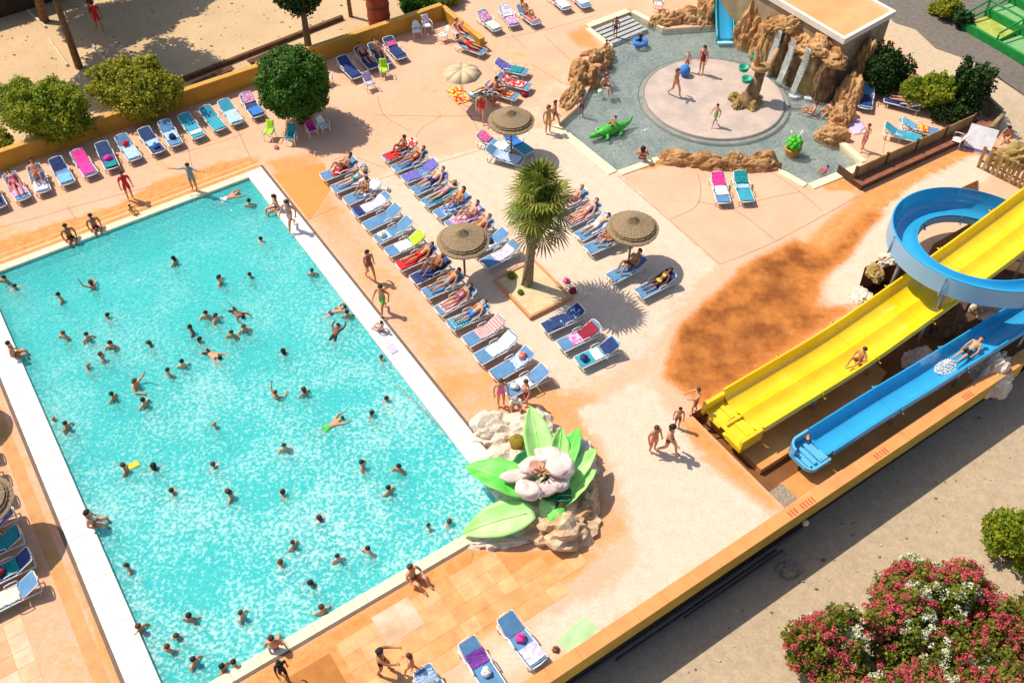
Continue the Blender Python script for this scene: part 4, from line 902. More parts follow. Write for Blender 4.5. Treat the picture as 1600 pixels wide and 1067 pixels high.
# cream parasol
p = G(722, 112, 2.1); t = tag(empty('cream_parasol', (p.x, p.y, 0)), 'round cream cloth parasol left of the short yellow wall', 'parasol')
MB().tube([(0, 0, 0), (0, 0, 2.25)], .025, 6).build('pole', wp, t)
crm = mat('parasol_cloth', (.76, .62, .38), .8, .06, 3, trans=.25)
for k in range(8):
    a0, a1 = k*math.pi/4, (k+1)*math.pi/4; r = 1.05
    mb = MB().add([(0, 0, 2.28), (r*.5*math.cos(a0), r*.5*math.sin(a0), 2.17), (r*.5*math.cos(a1), r*.5*math.sin(a1), 2.17), (r*math.cos(a0), r*math.sin(a0), 1.98), (r*math.cos(a1), r*math.sin(a1), 1.98), (r*.93*math.cos((a0+a1)/2), r*.93*math.sin((a0+a1)/2), 1.96)], [(0, 1, 2), (1, 3, 5), (1, 5, 2), (2, 5, 4)])
    mb.build('panel', crm, t, True, solid=.012); MB().tube([(0, 0, 2.26), (r*math.cos(a0), r*math.sin(a0), 1.97)], .012, 4).build('rib', wp, t)
# ---------------------------------------------------------------- monobloc chairs
def chair_proto(col):
    t = empty('plastic_chair', (0, 0, 0)); m = col
    MB().grid(5, 5, lambda u, v: (-.22+.44*u, (-.23+.46*v)*(1-.1*u*0), .43-.03*math.sin(math.pi*u)*math.sin(math.pi*v))).build('seat', m, t, True, solid=.02)
    MB().grid(7, 6, lambda u, v: (-.21-.16*v-.03*math.cos(math.pi*(u-.5)), (-.24+.48*u)*(1-.35*v*v), .42+.46*v*(1-.12*(2*u-1)**2))).build('backrest', m, t, True, solid=.018)
    for s in (1, -1):
        MB().tube([(-.25, s*.24, .66), (0, s*.27, .66), (.2, s*.26, .64), (.22, s*.24, .42)], .022, 5).build('armrest', m, t, True)
        for x in (-.2, .2): MB().tube([(x, s*.21, .42), (x*1.25, s*.25, 0)], [.03, .02], 5).build('leg', m, t, True)
    register(t); return t
cp = chair_proto(wp); used_cp = False
def chair(loc, face, label, over=None):
    global used_cp
    if not used_cp: o = cp; used_cp = True
    else: o = copy_tree(cp)
    o.location = loc; o.rotation_euler.z = face; tag(o, label, 'chair', 'white plastic garden chairs')
    if over:
        m = MB().grid(5, 12, lambda u, v: (lambda d: ((.2-d*1.0 if d < .42 else -.22-(d-.42)*.36), (-.22+.44*u)*(1-.2*max(0, d-.5)), (.455 if d < .42 else .46+(d-.42)*.98)+.012*math.sin(9*u+7*v)))(v*.9)).build('towel', cloth(over), None, True, solid=.015)
        m.location = loc; m.rotation_euler.z = face; tag(m, f'{cn(over)} towel draped over the {label}'[:90], 'towel')
down = -math.pi/2
for (px, py), f, ov, lb in (((422, 215), R(-100), 'lime', 'chair left of the round tree, farthest left'), ((456, 222), R(-95), 'teal', 'chair left of the tree shadow, second from left'), ((488, 210), R(-60), 'magenta', 'chair in the shade under the round tree, left of two'), ((507, 205), R(-50), None, 'white plastic chair in the shade under the round tree, right of two'),
                       ((578, 138), R(-60), 'lilac', 'chair standing in the tree shade below the navy loungers'), ((601, 118), R(-80), 'lime', 'chair at the foot of the navy loungers'), ((652, 56), R(-75), None, 'white plastic chair against the yellow wall, left of three'), ((668, 48), R(-65), 'lilac_print', 'chair against the yellow wall, middle of three'), ((692, 62), R(-150), None, 'white plastic chair turned sideways against the yellow wall'),
                       ((1492, 226), R(150), None, 'white plastic chair beside the white board at the far right'), ((1028, 14), R(-90), None, 'white plastic chair above the paddling pool steps'), ((512, 130), R(-40), None, 'white plastic chair tucked beside the round tree')):
    p = G(px, py, .1); chair((p.x, p.y, 0), f, lb, ov)

# ---------------------------------------------------------------- swimmers in the big pool
SW = [(273, 408, 'tread', 'dark', 1, 'black', 'swimmer in the upper pool, below the seated bathers'), (390, 319, 'tread', 'dark', 2, 'white', 'swimmer standing in the top right corner of the pool'), (354, 306, 'swim', 'fair', 0, 'white', 'pale swimmer floating flat in the top right corner'),
 (144, 446, 'splash', 'brown', 0, 'yellow', 'swimmer in yellow with one arm up near the upper left'), (94, 465, 'tread', 'dark', 0, 'blue', 'bather near the upper left corner, left of the one in yellow'), (166, 493, 'tread_low', 'dark', 1, 'navy', 'head and shoulders below the swimmer in yellow'),
 (343, 438, 'tread', 'dark', 2, 'red', 'fair skinned bather in the upper middle, left of another'), (391, 428, 'tread_low', 'dark', 1, 'black', 'dark haired bather in the upper middle right'), (323, 493, 'tread', 'dark', 0, 'red', 'bather in red, left of a close pair'), (338, 497, 'tread', 'dark', 2, 'coral', 'bather in coral, right of a close pair'),
 (367, 484, 'swim', 'dark', 4, 'black', 'dark swimmer gliding diagonally right of the close pair'), (299, 515, 'tread', 'dark', 4, 'black', 'bather in black at the top of the central trio'), (310, 530, 'tread_low', 'dark', 1, 'black', 'bather in the middle of the central trio'), (327, 549, 'swim', 'dark', 0, 'black', 'swimmer at the bottom of the central trio'),
 (363, 523, 'tread', 'dark', 1, 'red', 'bather in red right of the central trio'), (382, 514, 'tread', 'brown', 0, 'pink', 'bather in pink right of the central trio, farthest'), (101, 524, 'tread', 'brown', 0, 'coral', 'bather in coral left of centre, first of a group of four'), (137, 527, 'tread', 'dark', 0, 'red', 'bather in red, second of the group of four'),
 (174, 540, 'tread', 'dark', 0, 'navy', 'bather in navy, third of the group of four'), (158, 558, 'tread', 'brown', 0, 'orange', 'bather in orange, lowest of the group of four'), (135, 571, 'tread_low', 'grey', 1, 'grey', 'bather low in the water left of the group of four'), (234, 535, 'tread_low', 'brown', 1, 'green', 'lone head between the left group and the central trio'),
 (263, 583, 'tread', 'dark', 0, 'maroon', 'bather facing right in the middle of the pool'), (286, 570, 'tread', 'dark', 2, 'blue', 'bather in blue next to the one in maroon'), (212, 600, 'splash', 'brown', 0, 'coral', 'bather waving in the left middle of the pool'), (177, 620, 'tread', 'dark', 1, 'white', 'bather in white left of the waving bather'),
 (226, 630, 'tread', 'dark', 0, 'green', 'bather in green below the waving bather'), (82, 652, 'tread_low', 'fair', 0, 'yellow', 'fair haired child by the left edge of the pool'), (104, 666, 'tread', 'dark', 1, 'teal', 'dark haired bather by the left edge of the pool'), (336, 662, 'tread_low', 'fair', 2, 'palepink', 'pale bather low in the water at the pool centre'),
 (240, 729, 'tread_low', 'dark', 1, 'grey', 'bather just right of the one with the yellow mat'), (334, 726, 'tread_low', 'brown', 2, 'coral', 'pale bather in the lower centre of the pool'), (270, 766, 'tread_low', 'dark', 1, 'green', 'bather low in the water in the lower left middle'), (359, 772, 'tread', 'brown', 2, 'palepink', 'pale bather in the lower middle of the pool'),
 (406, 374, 'tread_low', 'dark', 2, 'white', 'bather close to the upper right edge of the pool'), (488, 427, 'tread', 'brown', 0, 'red', 'bather at the right edge of the pool, resting on the coping'), (520, 484, 'swim', 'dark', 0, 'navy', 'swimmer in navy launching off the right edge'), (543, 492, 'tread', 'dark', 0, 'black', 'bather at the right edge below the launching swimmer'),
 (522, 520, 'swim', 'dark', 4, 'black', 'dark swimmer just off the right edge'), (443, 549, 'tread_low', 'dark', 0, 'green', 'bather low in the water right of the centre'), (594, 558, 'tread_low', 'brown', 0, 'coral', 'bather at the right edge below the white coping kink'), (431, 618, 'splash', 'brown', 1, 'green', 'bather with raised arm right of the centre'),
 (476, 613, 'tread', 'brown', 0, 'coral', 'bather with spread arms right of the raised arm'), (515, 662, 'swim', 'brown', 0, 'green', 'breaststroke swimmer in dark green trunks'), (579, 645, 'tread_low', 'dark', 3, 'black', 'dark haired bather right of the breaststroke swimmer'), (603, 621, 'tread_low', 'dark', 1, 'purple', 'bather in purple near the right edge'),
 (445, 700, 'tread', 'brown', 2, 'orange', 'sunburnt bather with long shadow in the lower middle'), (565, 726, 'tread', 'dark', 0, 'black', 'bather in black left of the flower sculpture'), (624, 732, 'tread', 'dark', 1, 'grey', 'bather nearest the flower sculpture'), (608, 766, 'tread', 'dark', 0, 'teal', 'bather below the two by the flower sculpture'),
 (440, 770, 'tread_low', 'dark', 1, 'green', 'bather low in the water, lower middle right'), (500, 809, 'tread_low', 'brown', 0, 'coral', 'bather in the lower right part of the pool'), (459, 851, 'tread', 'brown', 1, 'red', 'sunburnt bather in red in the lower part of the pool'), (436, 879, 'tread_low', 'brown', 0, 'orange', 'bather just below the sunburnt one'),
 (486, 908, 'tread_low', 'dark', 3, 'black', 'black haired bather near the bottom edge'), (528, 872, 'tread', 'dark', 2, 'white', 'pale bather trailing legs in the lower right'), (576, 860, 'tread', 'dark', 2, 'hotpink', 'bather in bright pink in the lower right'), (669, 822, 'tread', 'brown', 2, 'cream', 'pale child near the bottom right corner'),
 (700, 814, 'tread_low', 'brown', 1, 'red', 'bather in the bottom right corner of the pool'), (504, 953, 'tread', 'brown', 0, 'orange', 'bather holding the bottom edge of the pool'), (200, 886, 'tread', 'brown', 0, 'pink', 'bather at the lower left edge of the pool'), (218, 982, 'tread', 'brown', 1, 'maroon', 'bather at the left edge near the bottom'),
 (297, 966, 'tread', 'dark', 1, 'yellow', 'dark haired bather above a pair near the bottom'), (275, 991, 'tread_low', 'brown', 0, 'red', 'bather, left of the pair near the bottom'), (263, 1014, 'tread', 'brown', 0, 'white', 'splashing bather near the bottom left'), (303, 1033, 'tread', 'dark', 0, 'hotpink', 'bather in bright pink near the bottom left'),
 (348, 1044, 'tread', 'dark', 1, 'red', 'bather at the bottom edge, left of two'), (366, 1038, 'tread', 'dark', 0, 'orange', 'bather at the bottom edge, right of two'), (377, 961, 'tread', 'brown', 2, 'navy', 'bather with pale back right of the pair near the bottom'), (8, 437, 'tread', 'dark', 1, 'maroon', 'bather at the far left edge of the photo'),
 (22, 446, 'tread_low', 'dark', 0, 'grey', 'second bather at the far left edge of the photo'), (195, 731, 'tread', 'brown', 1, 'orange', 'bather holding a yellow mat in the left half')]
for i, (x, y, k, hr, sk, wc, lab) in enumerate(SW):
    p = G(x, y, .05); p.z = -.11; fc = random.uniform(-math.pi, math.pi)
    if k == 'swim': fc = {354: R(35), 367: R(-40), 327: R(-30), 520: R(30), 522: R(80), 515: R(38)}.get(x, R(30)); p.z = -.08
    kid = 'child' in lab
    person(k, p, fc, lab, 'bikini' if i % 3 == 0 and not kid and 'trunks' not in lab else 'trunks', wc, hr, 'long' if i % 3 == 0 and k != 'swim' else 'short', sk, .68 if kid else .86+.10*random.random(), 'bathers in the big pool', )
# yellow mat
p = G(191, 733, 0); o = MB().box((0, 0, -.08), (.42, .30, .05)).build('float_mat', cloth('yellow'), None, bevel=.02); o.location = (p.x+.35, p.y+.25, 0); o.rotation_euler.z = .6; tag(o, 'small yellow float mat held by a bather in the left half', 'float mat')

# ---------------------------------------------------------------- people on the deck
def stand(px, py, kind, face, label, wear='trunks', wc='navy', hair='dark', sk=0, h=1.0, z=0.0, hl=None, group=None):
    p = G(px, py, z); person(kind, (p.x, p.y, z), face, label, wear, wc, hair, hl or ('long' if wear in ('bikini', 'suit') else 'short'), sk, h, group)
fd = lambda d: R(d)
stand(305, 297, 'arms_out', R(-100), 'boy in grey shorts with arms spread on the top edge', 'shirt', 'grey', 'dark', 1, .95, .05)
stand(205, 312, 'stand', R(-60), 'person in a red orange shirt walking along the top edge', 'shirt', 'red', 'dark', 0, 1.0)
stand(110, 372, 'sit', R(-56), 'person sitting on the top edge, left of two', 'trunks', 'black', 'dark', 3, 1, .06)
stand(149, 356, 'sit', R(-56), 'person sitting on the top edge, right of two', 'trunks', 'navy', 'dark', 3, 1, .06)
stand(208, 333, 'sit_ground', R(-30), 'small child crouching on the top edge', 'suit', 'yellow', 'brown', 1, .6, .06)
stand(432, 326, 'sit', R(-150), 'bather climbing out over the white right edge', 'bikini', 'navy', 'dark', 0, 1, .06)
stand(457, 357, 'walk', R(-120), 'slim person walking on the white right coping', 'bikini', 'palepink', 'dark', 0, 1.0, .06)
stand(580, 437, 'walk', R(-60), 'tanned woman in brown swimsuit walking beside the pool', 'suit', 'brown', 'dark', 1, 1.05)
stand(600, 487, 'walk', R(-120), 'child in olive shorts walking behind the tanned woman', 'trunks', 'green', 'dark', 1, .95)
stand(596, 517, 'sit_ground', R(150), 'child lying on the white right coping', 'trunks', 'violet', 'dark', 2, .75, .06)
stand(24, 556, 'sit', R(20), 'sunburnt man leaning on the white left coping', 'trunks', 'orange', 'dark', 0, 1.05, .06)
stand(146, 818, 'sit', R(10), 'person with dark hair perched on the left coping', 'bikini', 'white', 'dark', 0, 1, .06)
stand(430, 1012, 'sit', R(100), 'bather propping on the bottom edge with folded arms', 'trunks', 'navy', 'brown', 0, 1, .05)
stand(647, 905, 'sit_ground', R(-40), 'person sitting on the bottom edge beside its shadow', 'trunks', 'orange', 'brown', 0, 1, .05)
stand(600, 1050, 'reach', R(-5), 'person in dark swimsuit reaching out near the bottom', 'bikini', 'black', 'dark', 3, 1)
stand(645, 1052, 'walk', R(170), 'child in orange running near the bottom', 'suit', 'orange', 'brown', 0, .85)
stand(446, 1060, 'walk', R(-60), 'dark clad person walking at the bottom edge of the photo', 'shirt', 'black', 'dark', 4, .8)  # dark figure added where only a cast shadow lies
stand(1019, 704, 'stand', R(-60), 'bather standing left in the group of three near the slides', 'trunks', 'coral', 'brown', 1, .92)
stand(1042, 708, 'walk', R(-30), 'bather with long hair in the middle of the group of three', 'bikini', 'maroon', 'dark', 0, 1.05)
stand(1057, 668, 'stand', R(-100), 'small child right in the group of three', 'trunks', 'brown', 'dark', 1, .75)
stand(1084, 645, 'reach', R(190), 'child holding out an arm at the foot of the yellow slide', 'trunks', 'brown', 'brown', 0, .9)
stand(783, 634, 'stand', R(-80), 'person in pink standing below the pool row, left of three', 'suit', 'pink', 'brown', 0, .98)
stand(806, 640, 'crouch', R(-90), 'person in white crouching between two others', 'shirt', 'white', 'grey', 0, 1)
stand(822, 632, 'stand', R(200), 'person in dark shorts standing right of the crouching one', 'trunks', 'maroon', 'brown', 0, .9)
stand(753, 190, 'walk', R(-95), 'woman in red swimsuit walking left of the upper umbrella', 'suit', 'red', 'dark', 0, 1.05)
stand(770, 165, 'crouch', R(-40), 'child crouching beside the upper umbrella', 'trunks', 'maroon', 'dark', 1, .8)
stand(856, 208, 'stand', R(-60), 'woman in bikini at the left corner of the paddling pool', 'bikini', 'yellow', 'brown', 0, 1.0)
stand(866, 198, 'walk', R(-20), 'second woman behind her at the left corner of the paddling pool', 'bikini', 'brown', 'brown', 1, .95)
KZ = -.34
stand(908, 182, 'stand', R(-90), 'child standing in the paddling pool near the left rim', 'trunks', 'purple', 'dark', 1, .8, KZ)
stand(1095, 116, 'stand', R(-140), 'adult in a dark red swimsuit on the splash disc', 'suit', 'maroon', 'dark', 0, 1.05, -.13)
stand(1053, 150, 'walk', R(-50), 'adult bather standing on the left of the splash disc', 'bikini', 'coral', 'brown', 0, 1.0, -.13)
stand(1072, 112, 'stand', R(-120), 'blond child behind a blue ball on the splash disc', 'trunks', 'orange', 'fair', 2, .75, -.13)
stand(1116, 197, 'walk', R(-150), 'child in olive trunks on the lower part of the splash disc', 'trunks', 'green', 'dark', 0, .8, -.13)
stand(961, 58, 'stand', R(-100), 'child on the steps of the paddling pool', 'trunks', 'navy', 'dark', 3, .75, -.15)
stand(948, 78, 'sit_ground', R(-60), 'child sitting at the end of the left rocks', 'trunks', 'brown', 'dark', 1, .7, 0)
stand(940, 112, 'sit', R(-30), 'bather sitting on the left rocks, upper of two', 'bikini', 'brown', 'dark', 1, .9, .55)
stand(945, 135, 'sit', R(-50), 'bather sitting on the left rocks, lower of two', 'bikini', 'orange', 'brown', 0, .9, .35)
stand(1003, 250, 'sit_ground', R(80), 'woman sitting with her back turned on the lower rim', 'bikini', 'maroon', 'dark', 1, 1.05, .05)
stand(1268, 180, 'sit_ground', R(160), 'bather sitting in the shallow water, left of two', 'trunks', 'coral', 'brown', 0, 1, KZ)
stand(1293, 180, 'sit_ground', R(-150), 'bather sitting in the shallow water, right of two', 'bikini', 'maroon', 'dark', 0, 1, KZ)
stand(1288, 272, 'sit_ground', R(150), 'toddler in bright pink on the right rim of the paddling pool', 'shirt', 'hotpink', 'dark', 1, .65, -.2)
stand(1346, 235, 'reach', R(-140), 'person bending on the terrace right of the paddling pool', 'trunks', 'coral', 'brown', 0, .95, 0)
stand(1402, 140, 'sit_ground', R(-120), 'person sitting in front of the bushes, left of two', 'trunks', 'orange', 'brown', 0, 1)
stand(1420, 132, 'sit_ground', R(-140), 'person sitting in front of the bushes, right of two', 'bikini', 'black', 'dark', 1, 1)
stand(1572, 222, 'crouch', R(-150), 'person crouching behind the wooden stakes at the right', 'trunks', 'orange', 'dark', 0, 1)
stand(158, 50, 'walk', R(-60), 'person in dark red walking in the tree shade of the court', 'shirt', 'red', 'dark', 1, 1.1)
stand(146, 22, 'stand', R(-90), 'person in dark clothes standing in the tree shade of the court', 'shirt', 'maroon', 'dark', 3, 1.1)
stand(1022, 2, 'sit_ground', R(-60), 'person sitting at the top edge behind the rocks', 'trunks', 'white', 'brown', 0, 1)
# ================================================================ CATCH BASIN AND SLIDES
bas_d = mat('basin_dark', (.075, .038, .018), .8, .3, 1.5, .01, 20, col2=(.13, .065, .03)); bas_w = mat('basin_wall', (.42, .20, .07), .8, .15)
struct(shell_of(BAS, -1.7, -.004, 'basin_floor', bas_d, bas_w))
orf = mat('orange_floor', (.52, .22, .055), .75, .1, 1.1, .005, 20, col2=(.66, .33, .11))
brn = mat('wet_channel', (.17, .065, .018), .45, .2, 1.5, col2=(.22, .09, .03))  # channel floor in a darker brown than the platforms
def block(name, pts, z0, z1, m): return struct(MB().prism([W(a, b) for a, b in pts], z0, z1).build(name, m))
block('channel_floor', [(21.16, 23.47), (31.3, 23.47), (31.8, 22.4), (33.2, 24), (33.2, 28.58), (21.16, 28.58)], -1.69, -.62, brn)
block('basin_platform', [(21.80, 23.8), (29.5, 23.8), (29.5, 26.15), (27.6, 26.8), (21.80, 26.8)], -.615, -.30, orf)
block('basin_platform', [(21.95, 27.62), (33.1, 27.62), (33.1, 28.57), (21.95, 28.57)], -.615, -.36, orf)
block('drain_cover', [(21.18, 27.75), (21.9, 27.75), (21.9, 28.55), (21.18, 28.55)], -.61, -.10, mat('drain_grey', (.30, .24, .17), .8, .3, 12))
ymat = mat('slide_yellow', (.82, .52, .006), .25, .05, .9, .004, 5, spec=.5, coat=.5, col2=(.88, .64, .02)); bmat = mat('slide_blue', (.03, .35, .64), .2, .06, 1.0, spec=.5, coat=.5)
lbm = mat('slide_light_blue', (.12, .46, .70), .25, .05, 1.0, spec=.5, coat=.4); whm = mat('slide_white', (.26, .48, .68), .35, .05, 1.0, spec=.4)
steel = mat('steel', (.35, .36, .36), .4, .1, 5, metal=.6)
def chute(name, path, prof, mats, parent, thick=.045, pm_=None):
    """path: list of (x, y, z, bearing[, bank]); prof: (across, up) from left rim to right rim, looking uphill"""
    mb = MB(); n = len(prof); rows = []
    for P_ in path:
        x, y, z, an = P_[:4]; lt = Vector((-math.sin(an), math.cos(an)))
        row = []
        for k, (c, h) in enumerate(prof): row.append((x+lt.x*c, y+lt.y*c, z+h))
        for k in range(n-1, -1, -1):
            c, h = prof[k]; s_ = -1 if k < n/2 else 1
            e = thick if k in (0, n-1) else 0
            row.append((x+lt.x*(c-s_*e), y+lt.y*(c-s_*e), z+h-(thick if 0 < k < n-1 else 0)))
        rows.append(row)
    m = 2*n; vs = [p for r in rows for p in r]; fs = []; mi = []
    for i in range(len(rows)-1):
        for k in range(m):
            fs.append((i*m+k, i*m+(k+1) % m, (i+1)*m+(k+1) % m, (i+1)*m+k)); mi.append(0 if k < n-1 else 1 if n <= k < 2*n-1 else 2)
    mb.v = vs; mb.f = fs; mb.mi = mi
    for k in range(n-1):
        for r0, fl in ((0, 1), ((len(rows)-1)*m, 0)):
            q = (r0+k, r0+k+1, r0+2*n-2-k, r0+2*n-1-k); mb.f.append(q[::-1] if fl else q); mb.mi.append(1)
    o = mb.build(name, mats, None)
    if parent: o.parent = parent; o.matrix_parent_inverse = Matrix.Translation(parent.location).inverted()
    bm = bmesh.new(); bm.from_mesh(o.data); bmesh.ops.recalc_face_normals(bm, faces=bm.faces[:])
    for e in bm.edges: e.smooth = e.calc_face_angle(0) < R(40)
    for f_ in bm.faces: f_.smooth = True
    bm.to_mesh(o.data); bm.free(); return o
def interp(tab, x):
    for (a, b), (c, d) in zip(tab, tab[1:]):
        if x <= c: t_ = (x-a)/(c-a); t_ = t_*t_*(3-2*t_) if False else t_; return b+(d-b)*t_
    return tab[-1][1]
def seg_path(a0, a1, st, bt, zt):
    out = []; n = int((a1-a0)/st)
    for i in range(n+1):
        a = a0+(a1-a0)*i/n; f = lambda q: np.mean([interp(bt, q+d) for d in (-1, -.5, 0, .5, 1)]); g = lambda q: np.mean([interp(zt, q+d) for d in (-1.2, -.6, 0, .6, 1.2)])
        p = W(a, f(a)); p2 = W(a+.05, f(a+.05)); an = math.atan2(p2[1]-p[1], p2[0]-p[0]); out.append((p[0], p[1], g(a), an))
    return out
def sup(parent, x, y, z, zb, r=.06):
    o = MB().tube([(x, y, zb), (x, y, z)], r, 8).build('support', steel, None, True); o.parent = parent; o.matrix_parent_inverse = Matrix.Translation(parent.location).inverted()
# yellow two lane slide
ys = tag(empty('water_slide', (*W(21.5, 24.8), -.6)), 'wide yellow two lane water slide running into the catch basin', 'water slide')
ybt = [(0, 24.78), (60, 24.78)]; yzt = [(0, .30), (28, .30), (30, .58), (33, 1.05), (36, 1.65), (40, 2.55), (50, 4.8), (60, 7)]
yprof = [(1.18, .40), (1.15, .56), (1.08, .56), (1.01, .34), (.88, .14), (.68, .03), (.45, .0), (.24, .04), (.10, .13), (0, .17), (-.10, .13), (-.24, .04), (-.45, 0), (-.68, .03), (-.88, .14), (-1.01, .34), (-1.08, .56), (-1.15, .56), (-1.18, .40)]
for i, (a0, a1) in enumerate([(22.5, 25.6), (25.6, 28.7), (28.7, 31.8), (31.8, 34.9), (34.9, 38), (38, 41.1), (41.1, 44.2), (44.2, 48)]):
    pth = seg_path(a0, a1-.012, .5, ybt, yzt); o = chute('chute_section', pth, yprof, [ymat, ymat, ymat], ys)
    x, y, z, an = pth[-1]
    if a1 < 47:
        fo = chute('flange', [(x, y, z-.012, an), (x+math.cos(an)*.05, y+math.sin(an)*.05, z-.008, an)], [(c*1.03+(.03 if c > 0 else -.03), h-.05) for c, h in yprof], [ymat]*3, ys, .12)
    for s in (1.0, -1.0): sup(ys, x-math.sin(an)*s, y+math.cos(an)*s, z, -1.69 if a1 > 33 else -.6)
x0, y0, z0, an0 = seg_path(22.5, 23, .5, ybt, yzt)[0]
# run out lip with moulded steps
mb = MB(); c_, s_ = math.cos(UA), math.sin(UA)
def yl(u, v, z): p = W(21.42+u, 24.78+v); return (p[0], p[1], z)
def ybox(mb, u0, u1, v0, v1, z0, z1): mb.prism([yl(u0, v0, 0)[:2], yl(u1, v0, 0)[:2], yl(u1, v1, 0)[:2], yl(u0, v1, 0)[:2]], z0, z1)
ybox(mb, .15, 1.10, -1.05, 1.05, .20, .28)
for k, (u, z) in enumerate(((.0, .10), (.20, .16), (.40, .22), (.60, .27))): ybox(mb, u+.1, u+.29, -.80, -.12, .08, z+.10); ybox(mb, u+.02, u+.21, .12, .82, .08, z+.08)
ybox(mb, .04, 1.1, -1.16, -.98, .1, .72); ybox(mb, .0, 1.1, 1.0, 1.16, .1, .74); ybox(mb, .3, 1.1, -.06, .06, .1, .40)
ybox(mb, -.02, .12, .3, 1.16, .05, .34)
o = mb.build('run_out_lip', ymat, None, bevel=.02); o.parent = ys; o.matrix_parent_inverse = Matrix.Translation(ys.location).inverted()
# blue lower slide
bs = tag(empty('water_slide', (*W(23, 27.6), -.6)), 'straight blue single lane water slide beside the orange wall', 'water slide')
bbt = [(0, 27.50), (27, 27.50), (31, 27.62), (35, 27.85), (40, 28.25), (50, 29.3)]; bzt = [(0, .28), (30, .30), (33, .62), (36, 1.05), (40, 1.7), (50, 3.6)]
bprof = [(.66, .38), (.64, .54), (.59, .54), (.55, .32), (.46, .12), (.30, .02), (.10, 0), (-.10, 0), (-.30, .02), (-.46, .12), (-.55, .32), (-.59, .54), (-.64, .54), (-.66, .38)]
for i, (a0, a1) in enumerate([(23.9, 27.6), (27.6, 31.3), (31.3, 35), (35, 38.7), (38.7, 42.4), (42.4, 46)]):
    pth = seg_path(a0, a1-.012, .4, bbt, bzt); chute('chute_section', pth, bprof, [bmat, bmat, lbm], bs)
    x, y, z, an = pth[-1]
    if a1 < 45.9: chute('flange', [(x, y, z-.012, an), (x+math.cos(an)*.05, y+math.sin(an)*.05, z-.008, an)], [(c*1.05+(.03 if c > 0 else -.03), h-.05) for c, h in bprof], [lbm]*3, bs, .1)
    for s in (.5, -.5): sup(bs, x-math.sin(an)*s, y+math.cos(an)*s, z, -1.69 if a1 > 33 else -.6)
mb = MB()
def bbox_(mb, u0, u1, v0, v1, z0, z1): mb.prism([W(22.85+u0, 27.5+v0), W(22.85+u1, 27.5+v0), W(22.85+u1, 27.5+v1), W(22.85+u0, 27.5+v1)], z0, z1)
bbox_(mb, .1, 1.04, -.6, .6, .16, .26)
n_ = 10
rimp = [(1.04, .64)]+[(.42-.42*math.sin(math.pi/2*k/6), .64-.42*(1-math.cos(math.pi/2*k/6))) for k in range(7)]+[(0, -.4), (.1, -.58), (.3, -.64), (1.04, -.64)]
o2 = chute('rounded_nose', [(*W(22.85+u, 27.5-v), .0, 0) for u, v in rimp], [(.0, .70), (.0, .26)], [lbm, bmat, lbm], None, .05)
bpy.data.objects.remove(o2)
nose = MB(); 
for i in range(len(rimp)-1):
    (u0, v0), (u1, v1) = rimp[i], rimp[i+1]; lo = .18; hi = .76 if v0 > -.3 else .40
    A_, B_ = Vector(W(22.85+u0, 27.5-v0)), Vector(W(22.85+u1, 27.5-v1)); d_ = (B_-A_).normalized(); n2 = Vector((-d_.y, d_.x))*.045
    nose.prism([tuple(A_-n2), tuple(B_-n2), tuple(B_+n2), tuple(A_+n2)], lo, hi if not (u0 <= .12 and v0 < .25) else .36)
o = nose.build('rounded_nose', lbm, None); o.parent = bs; o.matrix_parent_inverse = Matrix.Translation(bs.location).inverted()
for k, u in enumerate((.10, .36, .62)): bbox_(mb, u, u+.17, -.42, .48, .24, .36+.02*k)
bbox_(mb, .62, 1.03, .1, .55, .2, .38)
o = mb.build('run_out_lip', lbm, None, bevel=.015); o.parent = bs; o.matrix_parent_inverse = Matrix.Translation(bs.location).inverted()
# blue spiral loop, passing over and under the yellow slide
SC = G(1543, 385, 2.35); 
sp_ = tag(empty('spiral_slide', (SC.x, SC.y, -1.6)), 'blue spiral slide looping over and under the yellow slide', 'water slide')
RC = 3.42
sprof = [(.60, .05), (.68, 1.0), (.62, 1.02), (.55, .50), (.42, .14), (.18, .0), (-.18, 0), (-.38, .08), (-.48, .26), (-.54, .40), (-.58, .40), (-.60, .05)]
def sppt(th):
    s = -th/(2*math.pi); z = 3.35-2.75*s
    return (SC.x+RC*math.cos(th), SC.y+RC*.97*math.sin(th), z)
for j in range(8):
    pth = []
    for i in range(11):
        th = -(j+i/10*.997)*math.pi/4; x, y, z = sppt(th); pth.append((x, y, z, th-math.pi/2))
    chute('chute_section', pth, sprof, [bmat, whm, lbm], sp_, .06)
    x, y, z, an = pth[-1]
    chute('flange', [(x, y, z-.01, an), (x+math.cos(an)*.04, y+math.sin(an)*.04, z-.01, an)], [(c*1.04+(.03 if c > 0 else -.03), h-.05) for c, h in sprof], [lbm, whm, whm], sp_, .11)
    if j in (2, 3, 7): sup(sp_, x, y, z, -1.69, .09)
# riders
ppp = W(28.3, 25.45); person('sit_ground', (ppp[0], ppp[1], .42), UA+math.pi, 'rider sitting halfway down the yellow slide', 'trunks', 'brown', 'dark', 'short', 1, 1.0)
ppp = W(32.2, 27.68); person('lie', (ppp[0], ppp[1], .66), UA+math.pi, 'rider lying back in a splash on the blue slide', 'trunks', 'black', 'dark', 'short', 0, 1.0)
fo_ = mat('foam_white', (.85, .88, .9), .6, .05)
def foam(loc, sx_, sy_, sz_, ang, label, seed=0, n=46):
    mb = MB(); rg = random.Random(seed)
    for i in range(n):
        a = rg.random()*6.28; r = rg.random()**.6; x, y = r*math.cos(a)*sx_, r*math.sin(a)*sy_
        k = .008+.032*rg.random()**3; mb.ball((x*math.cos(ang)-y*math.sin(ang), x*math.sin(ang)+y*math.cos(ang), sz_*(1-r)*rg.random()), k, 4)
    o = mb.build('splash', fo_, None, True); o.location = loc; return tag(o, label, 'splash')
